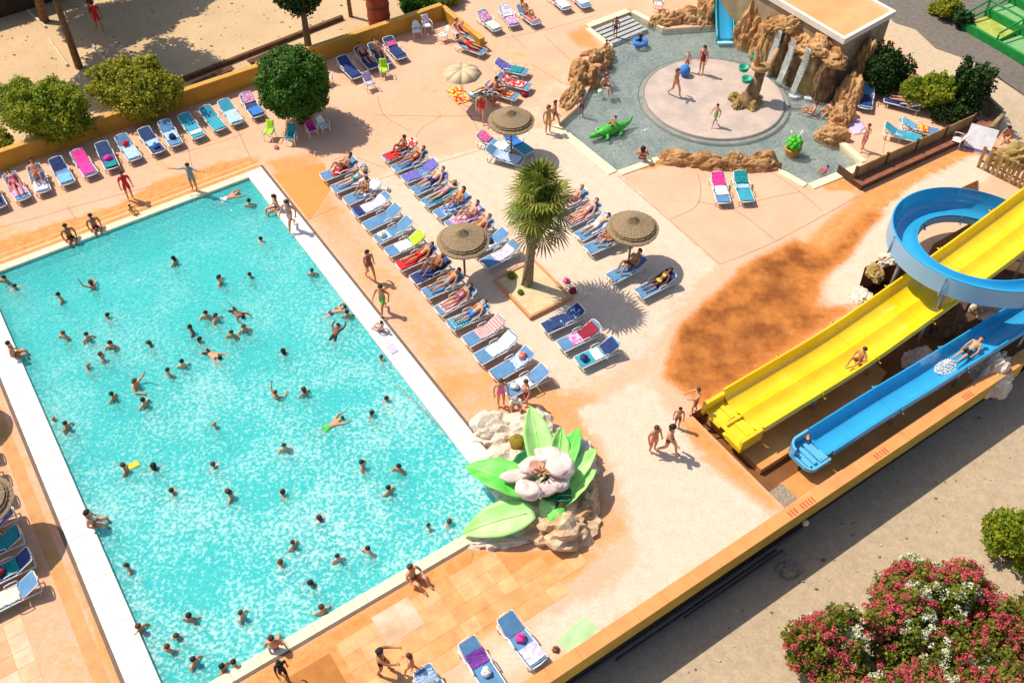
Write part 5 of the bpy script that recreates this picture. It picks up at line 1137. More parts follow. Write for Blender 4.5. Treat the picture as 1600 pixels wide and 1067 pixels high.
ppp = W(31.1, 27.6); foam((ppp[0], ppp[1], .42), .62, .34, .3, UA, 'white splash in front of the rider on the blue slide', 3, 1500)

# ================================================================ ROCKS
sand = mat('sandstone', (.30, .14, .045), .9, .2, 1.5, .14, 4.5, col2=(.64, .38, .17)); sandd = mat('brown_rock', (.11, .06, .028), .9, .25, 2.2, .15, 5, col2=(.30, .18, .09)); pale = mat('pale_rock', (.60, .46, .33), .9, .12, 1.6, .10, 5, col2=(.80, .70, .60))
olive = mat('olive_rock', (.26, .17, .05), .9, .2, 2, .04, 7, col2=(.46, .32, .12)); 
def rock(px, py, dims, rz, label, m=sand, z=-.15, seed=0, zc=None, flat=.0, group=None, name='boulder', rough=1.0, sub=4):
    p = G(px, py, 0 if zc is None else zc) if px is not None else zc
    bm = bmesh.new(); bmesh.ops.create_icosphere(bm, subdivisions=sub, radius=1); o0 = Vector((seed*3.1, seed*1.7, seed*.9))
    for v in bm.verts:
        d = v.co.normalized(); q = d*1.3+o0
        k = 1+rough*(.32*mnoise.noise(q)+.16-.42*max(0, .32-abs(mnoise.noise(q*1.7)))-.20*max(0, .22-abs(mnoise.noise(q*3.6+o0)))*1.6-.06*abs(mnoise.noise(q*8)))
        ds, _p = mnoise.voronoi(q*1.35); k += rough*(.14*(.45-ds[0])-.15*max(0, 1-(ds[1]-ds[0])/.16))
        k += rough*.04*math.sin(9*d.z+4*mnoise.noise(q*1.5))+rough*.03*mnoise.noise(q*14)
        c = d*k; c.z = max(c.z, -.25)
        if flat: c.z = min(c.z, flat+.06*mnoise.noise(q*3))
        v.co = Vector((c.x*dims[0]/2, c.y*dims[1]/2, c.z*dims[2]))
    me = bpy.data.meshes.new(name); bm.to_mesh(me); bm.free(); me.materials.append(m)
    me.polygons.foreach_set('use_smooth', [False]*len(me.polygons))
    o = bpy.data.objects.new(name, me); C.objects.link(o); o.location = (p.x, p.y, z); o.rotation_euler.z = rz
    return tag(o, label, 'rock', group)
gr = 'artificial sandstone rocks round the paddling pool'
for i, r in enumerate([
    (893, 152, (1.1, 2.3, .75), R(-30), 'lowest sandstone rock on the left rim of the paddling pool'),
    (913, 122, (1.6, 2.2, 1.05), R(-25), 'big sandstone rock on the left rim, behind seated bathers'),
    (935, 98, (1.3, 1.1, .95), R(10), 'upper rounded sandstone rock on the left rim'),
    (946, 84, (1.2, .9, .6), R(20), 'small rock between the steps and the left rocks'),
    (918, 84, (1.6, .5, .35), R(25), 'flat narrow rock ledge left of the pool steps'),
    (1042, 34, (1.9, 1.2, .8), R(15), 'sandstone rock right of the pool steps'),
    (1078, 30, (2.0, 1.3, .95), R(5), 'long sandstone rock left of the small blue slide'),
    (1105, 30, (1.5, 1.5, 1.4), R(0), 'dark sandstone rock touching the small blue slide'),
    (1158, 40, (1.6, 1.5, 2.0), R(0), 'tall sandstone rock right of the small blue slide'),
    (1130, 4, (2.4, 1.4, 1.5), R(0), 'sandstone rock behind the top of the small blue slide'),
    (1170, 62, (1.7, 1.5, 2.2), R(30), 'highest rock left of the waterfall'),
    (1196, 84, (1.7, 1.5, 2.5), R(40), 'rock joining the waterfall cliff at the top'),
    (1338, 122, (1.2, 2.3, 2.5), R(-5), 'tall column of rock right of the waterfall, upper part'),
    (1325, 155, (1.3, 1.8, 1.7), R(-8), 'middle of the rock column right of the waterfall'),
    (1318, 186, (1.3, 1.5, 1.1), R(-20), 'low part of the rock column by the seated bathers'),
    (1303, 214, (1.7, 1.2, .75), R(-20), 'orange block of rock at the right corner of the paddling pool'),
    (1060, 252, (2.4, 1.0, .7), R(-10), 'left end of the long rock on the lower rim'),
    (1108, 258, (2.5, 1.1, .8), R(-4), 'middle of the long rock on the lower rim'),
    (1150, 258, (1.6, 1.0, .75), R(5), 'right end of the long rock on the lower rim'),
    (1190, 260, (1.9, 1.15, .8), R(8), 'separate rounded rock on the lower rim')]):
    rock(*r[:4], r[4], seed=i+1, group=gr, z=-.2)
# waterfall cliff: fluted pillars in front of the building
Bc = [Vector((14.62, 49.02)), Vector((17.37, 44.95))]; nB = Vector((-.83, -.56))
for i in range(6):
    q = Bc[0].lerp(Bc[1], .12+i*.16)+nB*(.30+.12*math.sin(i*2)); hgt = 2.7+.35*math.sin(i*1.9)
    rock(None, None, (1.35, 1.45, hgt), R(33*i), f'{ORD[i]} fluted rock pillar of the waterfall cliff from the top', sandd if i % 2 else olive, -.3, 30+i, Vector((q.x, q.y, 0)), .93, 'pillars of the waterfall cliff', 'rock_pillar', .7)
    rock(None, None, (1.7, 1.3, .6), R(20*i), f'{ORD[i]} tan capstone above the waterfall from the top', sand, hgt-.75, 50+i, Vector((q.x-nB.x*.25, q.y-nB.y*.25, 0)), 0, 'capstones of the waterfall cliff', 'capstone')
wfm = water_mat('falling_water_mat', (.7, .8, .82), (.95, 1, 1), .8, 3, .05, bodyf=.3, body=(.6, .65, .62))
for i, tq_ in enumerate((.30, .52, .74)):
    q = Bc[0].lerp(Bc[1], tq_)+nB*.98; tdir = (Bc[1]-Bc[0]).normalized()
    o = MB().grid(7, 14, lambda u, v: (q.x+tdir.x*(u-.5)*.42+nB.x*(.05+.5*v*v)+.03*math.sin(u*17+v*9), q.y+tdir.y*(u-.5)*.42+nB.y*(.05+.5*v*v), 2.5-2.65*v)).build('water_curtain', wfm, None, True, solid=.015)
    tag(o, f'{["upper", "middle", "lower"][i]} stream of water falling down the rock cliff', 'waterfall')
for i, (x, y, s1) in enumerate(((1243, 116, .5), (1262, 128, .45), (1245, 147, .32), (1268, 150, .3), (1230, 105, .35))):
    p = G(x, y, -.15); foam((p.x, p.y, -.17), s1*1.6, s1, .10, .5, f'{ORD[i]} patch of white foam under the waterfall', i+20, 900)
# rocks by the slides
for i, r in enumerate([(1392, 404, (1.3, .7, .35), .3, 'pale rock at the upper edge of the hole beside the yellow slide', pale), (1368, 425, (.7, 1.0, .4), .2, 'tan rock at the left edge of the hole beside the yellow slide', olive),
    (1345, 462, (1.1, 1.2, .30), .2, 'flat pale rock slab left of the yellow slide bend', pale), (1470, 505, (2.2, 1.4, 1.3), .4, 'grey brown boulder between the yellow and blue slides', sandd), (1430, 560, (1.4, .8, .7), .6, 'tan boulder between the two slides', pale),
    (1545, 585, (2.2, 1.5, 1.2), .6, 'pale pyramid shaped rock at the end of the orange wall', pale), (1560, 460, (1.8, 1.2, .9), .2, 'pale boulder inside the spiral slide', pale), (1590, 250, (2.6, 1.6, .9), .2, 'olive rocks below the wooden stakes', olive)]):
    rock(*r[:5], m=r[5], seed=70+i, z=(-1.65 if i in (6,) else -.75 if i in (3, 4, 5) else -.12), zc=(-.5 if i in (3, 4, 5, 6) else 0), name='boulder')
p = G(1236, 885, -1.9); rock(None, None, (.9, .7, .5), .3, 'grey stone lying in the shade under the front wall', mat('grey_stone', (.28, .24, .19), .9, .2), -2.25, 90, p)
# ================================================================ FLOWER SCULPTURE ON ITS ROCK
gf = 'pale rocks carrying the flower sculpture'
for i, r in enumerate([(778, 675, (2.1, 1.7, .7), .2, 'pale rounded rock at the back left of the flower sculpture'), (830, 680, (2.4, 1.9, .85), .1, 'pale rock behind the top leaf of the flower sculpture'), (800, 730, (2.2, 2.2, .7), .1, 'pale rock with a brown stain under the flower'), (895, 722, (1.8, 1.9, .95), .5, 'pale rock behind the right leaves of the flower sculpture'),
    (790, 838, (2.6, 1.1, .38), R(12), 'flat pale ledge under the long lower leaf'), (880, 820, (2.8, 2.0, .95), R(15), 'tan rock ledge at the front of the flower sculpture'), (912, 780, (1.2, 1.9, .9), R(5), 'rock at the right foot of the flower sculpture'), (840, 790, (2.4, 2.2, .9), 0, 'central rock hidden under the curled leaves')]):
    rock(*r[:5], m=(pale if i not in (5, 6) else mat('tan_rock', (.42, .24, .10), .9, .2, 1.6, .12, 5, col2=(.74, .56, .38))), seed=100+i, z=-.1, group=gf, rough=1.15)
fl = tag(empty('flower_sculpture', (G(850, 780).x, G(850, 780).y, 0)), 'giant green leaved flower sculpture with pinkish white petals at the pool corner', 'sculpture'); finv = Matrix.Translation(fl.location).inverted()
lg = [mat('leaf_paint_0', (.08, .58, .06), .45, .15, 1.6, .006, 9, spec=.3, col2=(.24, .72, .15)), mat('leaf_paint_1', (.30, .70, .15), .45, .12, 1.6, .006, 9, spec=.3, col2=(.50, .80, .32)), mat('leaf_paint_2', (.02, .16, .06), .4, .1, 1)]
def leaf(bx_, tip, wd, lift, m, roll=0, curl=0, fold=.18):
    B0, T0 = G(*bx_), G(*tip); mid = (B0+T0)/2+Vector((0, 0, lift)); ax = T0-B0; sd_ = ax.cross(Vector((0, 0, 1))).normalized()
    up_ = sd_.cross(ax).normalized(); sd_ = (sd_*math.cos(roll)+up_*math.sin(roll)); up_ = sd_.cross(ax).normalized()
    def fn(u, v):
        t_ = v; p = B0*(1-t_)**2+mid*2*t_*(1-t_)+T0*t_*t_; w_ = wd*(math.sin(math.pi*min(1, t_*.93+.07))**.75)*(1-.25*t_); x = (u-.5)*2
        return p+sd_*x*w_/2+up_*(abs(x)**1.5*w_*fold*(1 if curl == 0 else curl)+.02*math.sin(t_*22)*abs(x))
    o = MB().grid(9, 18, fn).build('leaf', m, None, True, solid=.04); o.parent = fl; o.matrix_parent_inverse = finv
    rb_ = MB().tube([fn(.5, v/10)+up_*.012 for v in range(1, 11)], .02, 5).build('midrib', lg[1], None, True); rb_.parent = o; rb_.matrix_parent_inverse = (finv.inverted()).inverted() if False else Matrix.Translation(fl.location).inverted()
    rb_.matrix_parent_inverse = o.matrix_parent_inverse.inverted() @ Matrix.Translation(fl.location).inverted() if False else Matrix.Identity(4)
    return o
leaf((828, 775, .9), (727, 728, .9), 1.75, .55, lg[0], R(-12), fold=.16)
leaf((835, 800, .85), (722, 834, .25), 1.45, .35, lg[1], R(10), fold=.10)
leaf((848, 745, 1.0), (829, 634, 1.7), 1.25, .35, lg[1], R(-15))
leaf((868, 745, .9), (878, 668, 1.3), .9, .5, lg[1], R(-30))
leaf((878, 748, .9), (905, 668, 1.2), .85, .4, lg[0], R(20))
leaf((885, 765, .8), (932, 700, 1.1), .8, .4, lg[1], R(10))
leaf((880, 790, .7), (932, 733, 1.2), .8, .2, lg[1], R(20))
leaf((862, 795, .8), (888, 832, .3), .9, .55, lg[0], R(0), curl=-1)
leaf((860, 780, .9), (845, 812, .5), .7, .5, lg[1], R(0), curl=-1)
leaf((860, 775, 1.0), (905, 775, .8), .7, .1, lg[2], R(0)); leaf((850, 780, .95), (880, 745, .9), 1.0, .1, lg[2], R(0)); leaf((800, 735, .9), (845, 700, 1.0), .7, .1, lg[2])
pet = mat('petal_paint', (.68, .52, .47), .5, .1, 1.2, col2=(.80, .66, .58)); pet2 = mat('petal_pink', (.56, .26, .20), .5, .1, 3)
cF = G(850, 742, 1.55)
for i, (dx_, dy_, dz_, a, b, c, rz_, m) in enumerate([(.62, .28, .15, .55, .50, .32, .3, pet), (.15, .70, .12, .55, .38, .30, .1, pet), (-.45, .45, -.05, .50, .36, .22, .6, pet), (-.95, .10, -.12, .62, .26, .18, .25, pet), (-.55, -.55, -.10, .52, .38, .28, -.5, pet), (.10, -.45, -.12, .60, .28, .20, .25, pet), (.55, -.15, -.2, .4, .4, .3, .1, pet), (-.25, .22, .14, .30, .26, .16, 0, pet2)]):
    mb = MB().ball((0, 0, 0), 1, 20)
    vs_ = []
    for v in mb.v:
        v = Vector(v); k = 1+.30*mnoise.noise(v*1.6+Vector((i*3, 0, 0)))+.12*mnoise.noise(v*4); x, y, z = v.x*a*k, v.y*b*k, v.z*c*k
        z += .18*(x*x+y*y)/(a*a) - .1
        vs_.append((x*math.cos(rz_)-y*math.sin(rz_), x*math.sin(rz_)+y*math.cos(rz_), z))
    mb.v = vs_; o = mb.build('petal', m, None, True); o.location = cF+Vector((dx_, dy_, dz_)); o.parent = fl; o.matrix_parent_inverse = finv
stm = mat('stamen', (.55, .30, .14), .6, .2)
for i in range(9):
    a = i*.7; b0 = cF+Vector((-.05, .0, .05)); mb = MB().tube([b0, b0+Vector((.16*math.cos(a), .16*math.sin(a), .22)), b0+Vector((.32*math.cos(a), .28*math.sin(a), .26))], [.03, .025, .045], 6)
    o = mb.build('stamen', stm, None, True); o.parent = fl; o.matrix_parent_inverse = finv
o = MB().ball((0, 0, 0), .3, 10, sc=(1, 1.3, .5)).build('moss_patch', mat('moss', (.22, .15, .02), .9, .3, 6), None, True); o.location = G(808, 690, .62); tag(o, 'brown moss patch on the pale rock behind the left leaf', 'moss')
# ================================================================ BUILDING, FENCE, COURT
conc = mat('tan_concrete', (.26, .19, .10), .9, .25, 1.2, .01, 15, col2=(.42, .33, .20)); whp = mat('white_parapet', (.78, .70, .60), .7, .06, 3)
bt = tag(empty('pump_building', (17.4, 45, 0)), 'low building with flat orange roof and white edge above the waterfall', 'building'); binv = Matrix.Translation(bt.location).inverted()
def bp_(o, par=None): o.parent = par or bt; o.matrix_parent_inverse = binv; return o
c0 = Vector((17.37, 44.95)); e1 = Vector((-2.75, 4.07)).normalized(); e2 = Vector((3.44, 2.84)).normalized()
def bq(a, b): p = c0+e1*a+e2*b; return (p.x, p.y)
bp_(MB().prism([bq(.12, .12), bq(11, .12), bq(11, 4.3), bq(.12, 4.3)], -.4, 3.12).build('wall', conc))
bp_(MB().prism([bq(.2, .2), bq(11.1, .2), bq(11.1, 4.25), bq(.2, 4.25)], 3.121, 3.20).build('roof', mat('orange_roof', (.66, .32, .12), .8, .08, .8, .004, 20, col2=(.74, .42, .20))))
for p4 in ([(-.02, -.02), (11.2, -.02), (11.2, .19), (-.02, .19)], [(-.02, 4.26), (11.2, 4.26), (11.2, 4.47), (-.02, 4.47)], [(-.02, .192), (.19, .192), (.19, 4.258), (-.02, 4.258)]):
    bp_(MB().prism([bq(*p) for p in p4], 3.0, 3.32).build('parapet', whp))
for k in range(4): bp_(MB().prism([bq(.119, .5+k*1.0), bq(.10, .5+k*1.0), bq(.10, .62+k*1.0), bq(.119, .62+k*1.0)], .0, 3.0).build('pilaster', conc))
# terrace fence of boards with posts and planter ledge
board = mat('fence_board', (.26, .15, .06), .85, .2, 2, .006, 20, col2=(.40, .26, .12)); postm = mat('fence_post', (.09, .05, .03), .85, .2, 4); ledge = mat('ledge_red', (.26, .10, .055), .8, .2, 3)
t = tag(empty('terrace_fence', (*W(41, 17), 0)), 'board fence with dark posts along the lower edge of the upper terrace', 'fence'); inv = Matrix.Translation(t.location).inverted()
fe = [W(37.2, 17.0), W(45.6, 17.35)]; F0, F1 = Vector(fe[0]), Vector(fe[1]); fd_ = (F1-F0).normalized(); fn_ = Vector((fd_.y, -fd_.x)); FL = (F1-F0).length
def fq(s, o_): p = F0+fd_*s+fn_*o_; return (p.x, p.y)
nP = 4
for k in range(nP):
    for r in range(4):
        s0, s1 = FL*k/nP+.06, FL*(k+1)/nP-.06
        pt(MB().prism([fq(s0, 0), fq(s1, 0), fq(s1, .05), fq(s0, .05)], .06+r*.235, .06+r*.235+.225).build('board', board), t)
for k in range(nP+1): s0 = FL*k/nP; pt(MB().prism([fq(s0-.055, -.03), fq(s0+.055, -.03), fq(s0+.055, .09), fq(s0-.055, .09)], 0, 1.06).build('post', postm), t)
pt(MB().prism([fq(-.05, .10), fq(FL+1.6, .10), fq(FL+1.6, .62), fq(-.05, .62)], 0.001, .30).build('ledge_body', mat('ledge_dark', (.10, .05, .03), .85, .2)), t)
for k in range(9): s0 = -.08+k*(FL+1.7)/9; pt(MB().prism([fq(s0, .07), fq(s0+(FL+1.7)/9-.012, .07), fq(s0+(FL+1.7)/9-.012, .66), fq(s0, .66)], .301, .36).build('ledge_slab', ledge), t)
pt(MB().prism([fq(-.06, -1.0), fq(-.01, -1.0), fq(-.01, .0), fq(-.06, .0)], 0.001, .5).build('side_board', postm), t)
# dark hedge pit corner wall
kp = GP([(1500, 130), (1563, 190), (1540, 215)]); kw_ = tag(empty('corner_wall', (*kp[0], 0)), 'low concrete corner wall behind the bushes at the right', 'wall')
kinv = Matrix.Translation(kw_.location).inverted()
for (a, b) in ((kp[0], kp[1]), (kp[1], kp[2])):
    a, b = Vector(a), Vector(b); d = (b-a).normalized(); n_2 = Vector((-d.y, d.x))*.09
    o = MB().prism([tuple(a-n_2), tuple(b-n_2), tuple(b+n_2-d*.2), tuple(a+n_2)], -.5, .62).build('wall_body', conc); o.parent = kw_; o.matrix_parent_inverse = kinv
# white board and stakes
p = G(1530, 222, .3); t = tag(empty('white_board', (p.x, p.y, 0), R(-28)), 'large white board with a violet stripe propped at the far right', 'board')
Mt = Matrix.Rotation(R(-38), 3, 'X'); MB().box((0, 0, .55), (1.35, .05, 1.15), M=Mt).build('panel', mat('board_white', (.72, .71, .74), .5), t); MB().box((0, -.42, .02), (1.3, .05, .13), M=Mt).build('stripe', cloth('violet'), t)
for s in (.5, -.5): MB().tube([(s, .1, 0), (s, .35, .9)], .03, 5).build('leg', wood, t)
t = tag(empty('stake_fence', (G(1560, 262).x, G(1560, 262).y, 0)), 'row of upright wooden stakes at the right edge', 'fence'); inv = Matrix.Translation(t.location).inverted()
S0, S1 = Vector(GP([(1528, 262)])[0]), Vector(GP([(1640, 318)])[0])
stm_ = [mat('stake_%d' % i, c, .9, .25, 5, .01, 20) for i, c in enumerate([(.34, .22, .08), (.44, .30, .13), (.26, .16, .06)])]
for k in range(17):
    q = S0.lerp(S1, k/16); o = MB().box((0, 0, .62), (.15, .07, 1.25+.1*math.sin(k*2.3))).build('stake', stm_[k % 3], None); o.location = (q.x, q.y, 0); o.rotation_euler = (R(random.uniform(-5, 5)), R(random.uniform(-4, 4)), math.atan2((S1-S0).y, (S1-S0).x)); pt(o, t)
for zz in (.35, 1.0): o = MB().prism([tuple(S0+Vector((0, .06))), tuple(S1+Vector((0, .06))), tuple(S1+Vector((0, .12))), tuple(S0+Vector((0, .12)))], zz, zz+.09).build('rail', stm_[2], None); pt(o, t)
# small shade sail and its pole
p0, p1, p2 = G(1497, 296, .1), G(1529, 300, .1), G(1528, 282, .9); t = tag(empty('shade_sail', tuple(p0)), 'small triangular brown sail beside the spiral slide', 'sail')
o = MB().add([p0, p1, p2], [(0, 1, 2)]).build('sail_cloth', mat('sail_brown', (.30, .17, .06), .9), None, solid=.02); pt(o, t)
o = MB().tube([G(1528, 303, 0), p2], .04, 6).build('pole', steel, None); pt(o, t)

# court: timber kerb and benches
tim = mat('dark_timber', (.085, .04, .02), .8, .3, 4, .01, 20, col2=(.17, .08, .035))
t = tag(empty('timber_kerb', (*GP([(420, 70)])[0], 0)), 'long dark timber beam edging the sand court', 'timber beam'); inv = None
B0, B1 = Vector(GP([(285, 128)])[0]), Vector(GP([(536, 30)])[0]); d = (B1-B0).normalized(); n_2 = Vector((-d.y, d.x))*.11
for k in range(5):
    a = B0+d*((B1-B0).length*k/5); b = B0+d*((B1-B0).length*(k+1)/5-.02); pt(MB().prism([tuple(a-n_2), tuple(b-n_2), tuple(b+n_2), tuple(a+n_2)], -.05, .24).build('beam', tim), t)
for i, (a, b, lb) in enumerate((((302, 133), (364, 106), 'low wooden bench behind the right bush'), ((388, 98), (452, 72), 'low wooden bench behind the round tree'))):
    A_, B_ = G(*a, .4), G(*b, .4); m_ = (A_+B_)/2; an = math.atan2((B_-A_).y, (B_-A_).x); t = tag(empty('bench', (m_.x, m_.y, 0), an), lb, 'bench', 'benches along the sand court'); L3 = (B_-A_).length
    MB().box((0, .11, .42), (L3, .19, .06)).build('seat_plank', tim, t, bevel=.01); MB().box((0, -.11, .42), (L3, .19, .06)).build('seat_plank', tim, t, bevel=.01)
    for s in (1, -1): MB().box((s*(L3/2-.25), 0, .19), (.12, .32, .38)).build('leg', tim, t)
# light planks and strings by the left bushes
plm = mat('light_plank', (.62, .50, .34), .8, .15)
for i, (a, b, lb) in enumerate((((44, 18), (72, 44), 'short pale plank in the shaded corner of the court'), ((76, 62), (106, 104), 'long thin pale board leading to the left bush'), ((143, 70), (172, 104), 'pale board between the two left bushes'))):
    A_, B_ = Vector(GP([a])[0]), Vector(GP([b])[0]); d = (B_-A_).normalized(); n_2 = Vector((-d.y, d.x))*.07; tag(MB().prism([tuple(A_-n_2), tuple(B_-n_2), tuple(B_+n_2), tuple(A_+n_2)], -.02, .12).build('edging_board', plm, bevel=.01), lb, 'board')
# red brown drum and dark shed beyond the wall
p = G(593, 36); t = tag(empty('red_drum', (p.x, p.y, 0)), 'tall red brown round drum behind the yellow wall', 'drum'); rd = mat('red_brown', (.30, .055, .03), .7, .15, 3)
MB().lathe([(.01, 2.2), (.62, 2.2), (.66, 2.1), (.66, 0)], 28).build('body', rd, t, True)
for z in (.5, 1.2, 1.9): MB().lathe([(.66, z-.03), (.69, z-.03), (.69, z+.03), (.66, z+.03)], 28).build('hoop', tim, t)
for k in range(0): pass
p = G(50, -20); o = MB().prism([tuple(G(-120, 66)[:2]), tuple(G(112, -6)[:2]), tuple(G(90, -110)[:2]), tuple(G(-200, -90)[:2])], 0, 2.6).build('dark_shed', mat('shed_brown', (.06, .035, .02), .9, .3)); tag(o, 'dark brown shed at the top left corner', 'shed')
# pipes under the front wall
pm2 = mat('grey_pipe', (.055, .055, .06), .4, .2)
for i, (a0, a1, z, r) in enumerate(((10.5, 21.8, -1.15, .10), (13, 20.5, -1.45, .07), (16.0, 20.8, -1.62, .05))):
    tag(MB().tube([(*W(a0, 29.2+.08*i), z), (*W((a0+a1)/2, 29.2+.08*i), z-.02), (*W(a1, 29.2+.08*i), z)], r, 8).build('pipe', pm2, None, True), f'{["thick upper", "thin middle", "thin lowest"][i]} dark pipe running under the front wall', 'pipe')
p = W(21.9, 29.22); t = tag(empty('wall_lamp', (p[0], p[1], -.9)), 'small white lamp under the front wall', 'lamp'); MB().ball((0, 0, 0), .12, 10).build('glass_globe', whp, t, True); MB().box((-.05, .08, .08), (.14, .14, .1)).build('bracket', steel, t)
# mats
tag(slab('green_mat', [(868, 1000), (915, 962), (943, 990), (898, 1028)], (.42, .60, .30), .022, .15, 2), 'pale green mat on the deck beside the lower loungers', 'mat'); bpy.data.objects['green_mat']['kind'] = ''
del bpy.data.objects['green_mat']['kind']
# palm planter: sand bed in an orange curb
t = tag(empty('palm_planter', (*W(19.8, 14.3), 0)), 'raised sand bed with an orange curb round the palm', 'planter')
ob_ = mat('planter_curb', (.62, .30, .14), .8, .12)
def wq(l): return [W(a, b) for a, b in l]
x0, x1, y0, y1 = 18.75, 21.0, 12.85, 15.75
pt(MB().prism(wq([(x0+.121, y0+.121), (x1-.121, y0+.121), (x1-.121, y1-.121), (x0+.121, y1-.121)]), .005, .14).build('sand_bed', mat('bed_sand', (.60, .44, .24), .95, .2, 4, .02, 15, col2=(.72, .58, .36))), t)
for l in ([(x0, y0), (x1, y0), (x1, y0+.12), (x0, y0+.12)], [(x0, y1-.12), (x1, y1-.12), (x1, y1), (x0, y1)], [(x0, y0+.121), (x0+.12, y0+.121), (x0+.12, y1-.121), (x0, y1-.121)], [(x1-.12, y0+.121), (x1, y0+.121), (x1, y1-.121), (x1-.12, y1-.121)]):
    pt(MB().prism(wq(l), .002, .20).build('curb', ob_), t)
# green framework at the top right
gp = mat('green_paint', (.015, .26, .05), .45, .15, 3); gmm = mat('yellow_green_mat', (.28, .36, .05), .8, .15, 2, col2=(.48, .50, .12)); gpl = mat('pale_green_mat', (.20, .42, .17), .8, .15, 2)
q0 = Vector(GP([(1500, 44)])[0]); q1 = Vector(GP([(1580, 90)])[0]); gu = (q1-q0).normalized(); gv = Vector((-gu.y, gu.x)); g0 = q0
t = tag(empty('play_structure', (g0.x, g0.y, 0)), 'bright green metal framework with yellow green mats at the top right corner', 'play structure'); gL, gW_ = 7.5, 6.0
def gq(a, b): p = g0+gu*a+gv*b; return (p.x, p.y)
for i in range(3):
    for j in range(3):
        a0, a1 = i*2.5+.12, i*2.5+2.38; b0, b1 = j*2.0+.12, j*2.0+1.88
        pt(MB().prism([gq(a0, b0), gq(a1, b0), gq(a1, b1), gq(a0, b1)], .03+.25*j, .30+.25*j).build('mat_panel', gmm if (i+j) % 2 == 0 else gpl), t)
for j in range(4):
    pt(MB().prism([gq(0, j*2.0-.09), gq(gL, j*2.0-.09), gq(gL, j*2.0+.09), gq(0, j*2.0+.09)], .0, .5+.25*j).build('long_beam', gp), t)
for i in range(4):
    for z in (1.0, 1.9): pt(MB().tube([(*gq(i*2.5, 0), z*.35 if z < 1.5 else 0.9), (*gq(i*2.5, gW_), z)], .06, 6).build('cross_bar', gp), t)
    for j in range(4): pt(MB().tube([(*gq(i*2.5, j*2.0), 0), (*gq(i*2.5, j*2.0), .8+.4*j)], .06, 6).build('post', gp), t)
for j in range(1, 4): pt(MB().tube([(*gq(0, j*2.0), .8+.4*j), (*gq(gL, j*2.0), .8+.4*j)], .06, 6).build('top_rail', gp), t)
# paddling pool things: small slide, tree sculpture, toys
p = G(1133, 64, -.1); t = tag(empty('toddler_slide', (p.x, p.y, -.3), R(90)), 'short blue slide with turquoise sides running into the paddling pool', 'slide')
tqm = mat('turquoise_plastic', (.02, .46, .56), .3, .1, coat=.3)
MB().grid(5, 12, lambda u, v: (2.3*v, (u-.5)*.95, .20+1.45*v**1.3+.10*(2*u-1)**4)).build('chute', bmat, t, True, solid=.04)
for s in (1, -1): MB().grid(2, 12, lambda u, v: (2.3*v, s*.50, .05+1.45*v**1.3+(.45*u))).build('side_panel', tqm, t, True, solid=.05)
MB().box((-.1, 0, .14), (.35, .9, .12)).build('landing_step', mat('pale_turq', (.30, .70, .75), .4), t, bevel=.02)
p = G(1168, 160, -.1); t = tag(empty('tree_sculpture', (p.x, p.y, -.35)), 'concrete tree sculpture with bowls on the splash disc', 'sculpture'); bark = mat('concrete_bark', (.12, .07, .035), .9, .3, 3, .04, 8, col2=(.36, .23, .11))
MB().tube([(-.1, 0, -.05), (0, 0, .25), (.15, .1, .7), (.35, .2, 1.4), (.42, .25, 2.1)], [.75, .58, .42, .30, .26], 12).build('trunk', bark, t, True)
for j, pts_ in enumerate(([(.42, .25, 2.0), (.1, .2, 2.5), (-.05, .3, 3.3)], [(.42, .25, 2.0), (.9, .4, 2.35), (1.2, .7, 3.1)], [(.42, .25, 2.0), (.3, .5, 2.5), (.35, .8, 2.9)])): MB().tube(pts_, [.22, .16, .09], 8).build('branch', sand if j < 2 else bark, t, True)
MB().ball((.40, .3, 2.25), .48, 12, sc=(1.2, 1, .5)).build('crown_pad', sand, t, True)
gb = mat('green_bowl', (.02, .34, .20), .4, .1)
for x, y, z in ((-.25, .15, 1.55), (.15, .75, 2.6), (-.3, 1.0, 1.7)): MB().lathe([(.01, -.14), (.24, -.1), (.30, .12), (.26, .12), (.2, -.04), (.01, -.06)], 14, (x, y, z)).build('bowl', gb, t, True)
for i in range(5): a = i*1.3; rock(None, None, (.7, .6, .45), a, f'{ORD[i]} small rock at the foot of the tree sculpture', olive, -.2, 200+i, Vector((p.x+.62*math.cos(a)-.15, p.y+.55*math.sin(a), 0)), 0, 'rocks at the foot of the tree sculpture')
# ball
p = G(1070, 110, .2); o = MB().ball((0, 0, 0), .32, 14).build('beach_ball', PRINT['blue_stripe'] if False else cloth('blue'), None, True); o.location = (p.x, p.y, .2); tag(o, 'blue beach ball in front of the blond child', 'ball')
# green inflatable crocodile with rider
p = G(957, 204, -.1); t = tag(empty('crocodile_float', (p.x, p.y, -.14), R(28)), 'bright green inflatable crocodile ridden by a child', 'float'); cg = mat('croc_green', (.06, .48, .04), .35, .15, 4, coat=.3)
MB().tube([(-.95, 0, .08), (-.7, 0, .14), (-.2, 0, .18), (.35, 0, .16), (.7, 0, .14), (1.1, .1, .18), (1.35, .2, .38)], [.12, .22, .32, .28, .18, .10, .04], 12).build('body', cg, t, True)
MB().tube([(-.9, 0, .14), (-1.1, 0, .13), (-1.4, 0, .10)], [.2, .16, .09], 10).build('snout', cg, t, True)
for s in (1, -1):
    for x in (-.45, .35): MB().tube([(x, s*.2, .1), (x-.12, s*.5, .05), (x-.25, s*.52, .04)], [.1, .08, .05], 8).build('leg', cg, t, True)
    MB().ball((-.95, s*.1, .32), .06, 8).build('eye', cloth('white'), t, True)
person('sit_ground', (p.x+.05, p.y+.02, .16), R(-150), 'child riding the green inflatable crocodile', 'trunks', 'brown', 'dark', 'short', 1, .72)
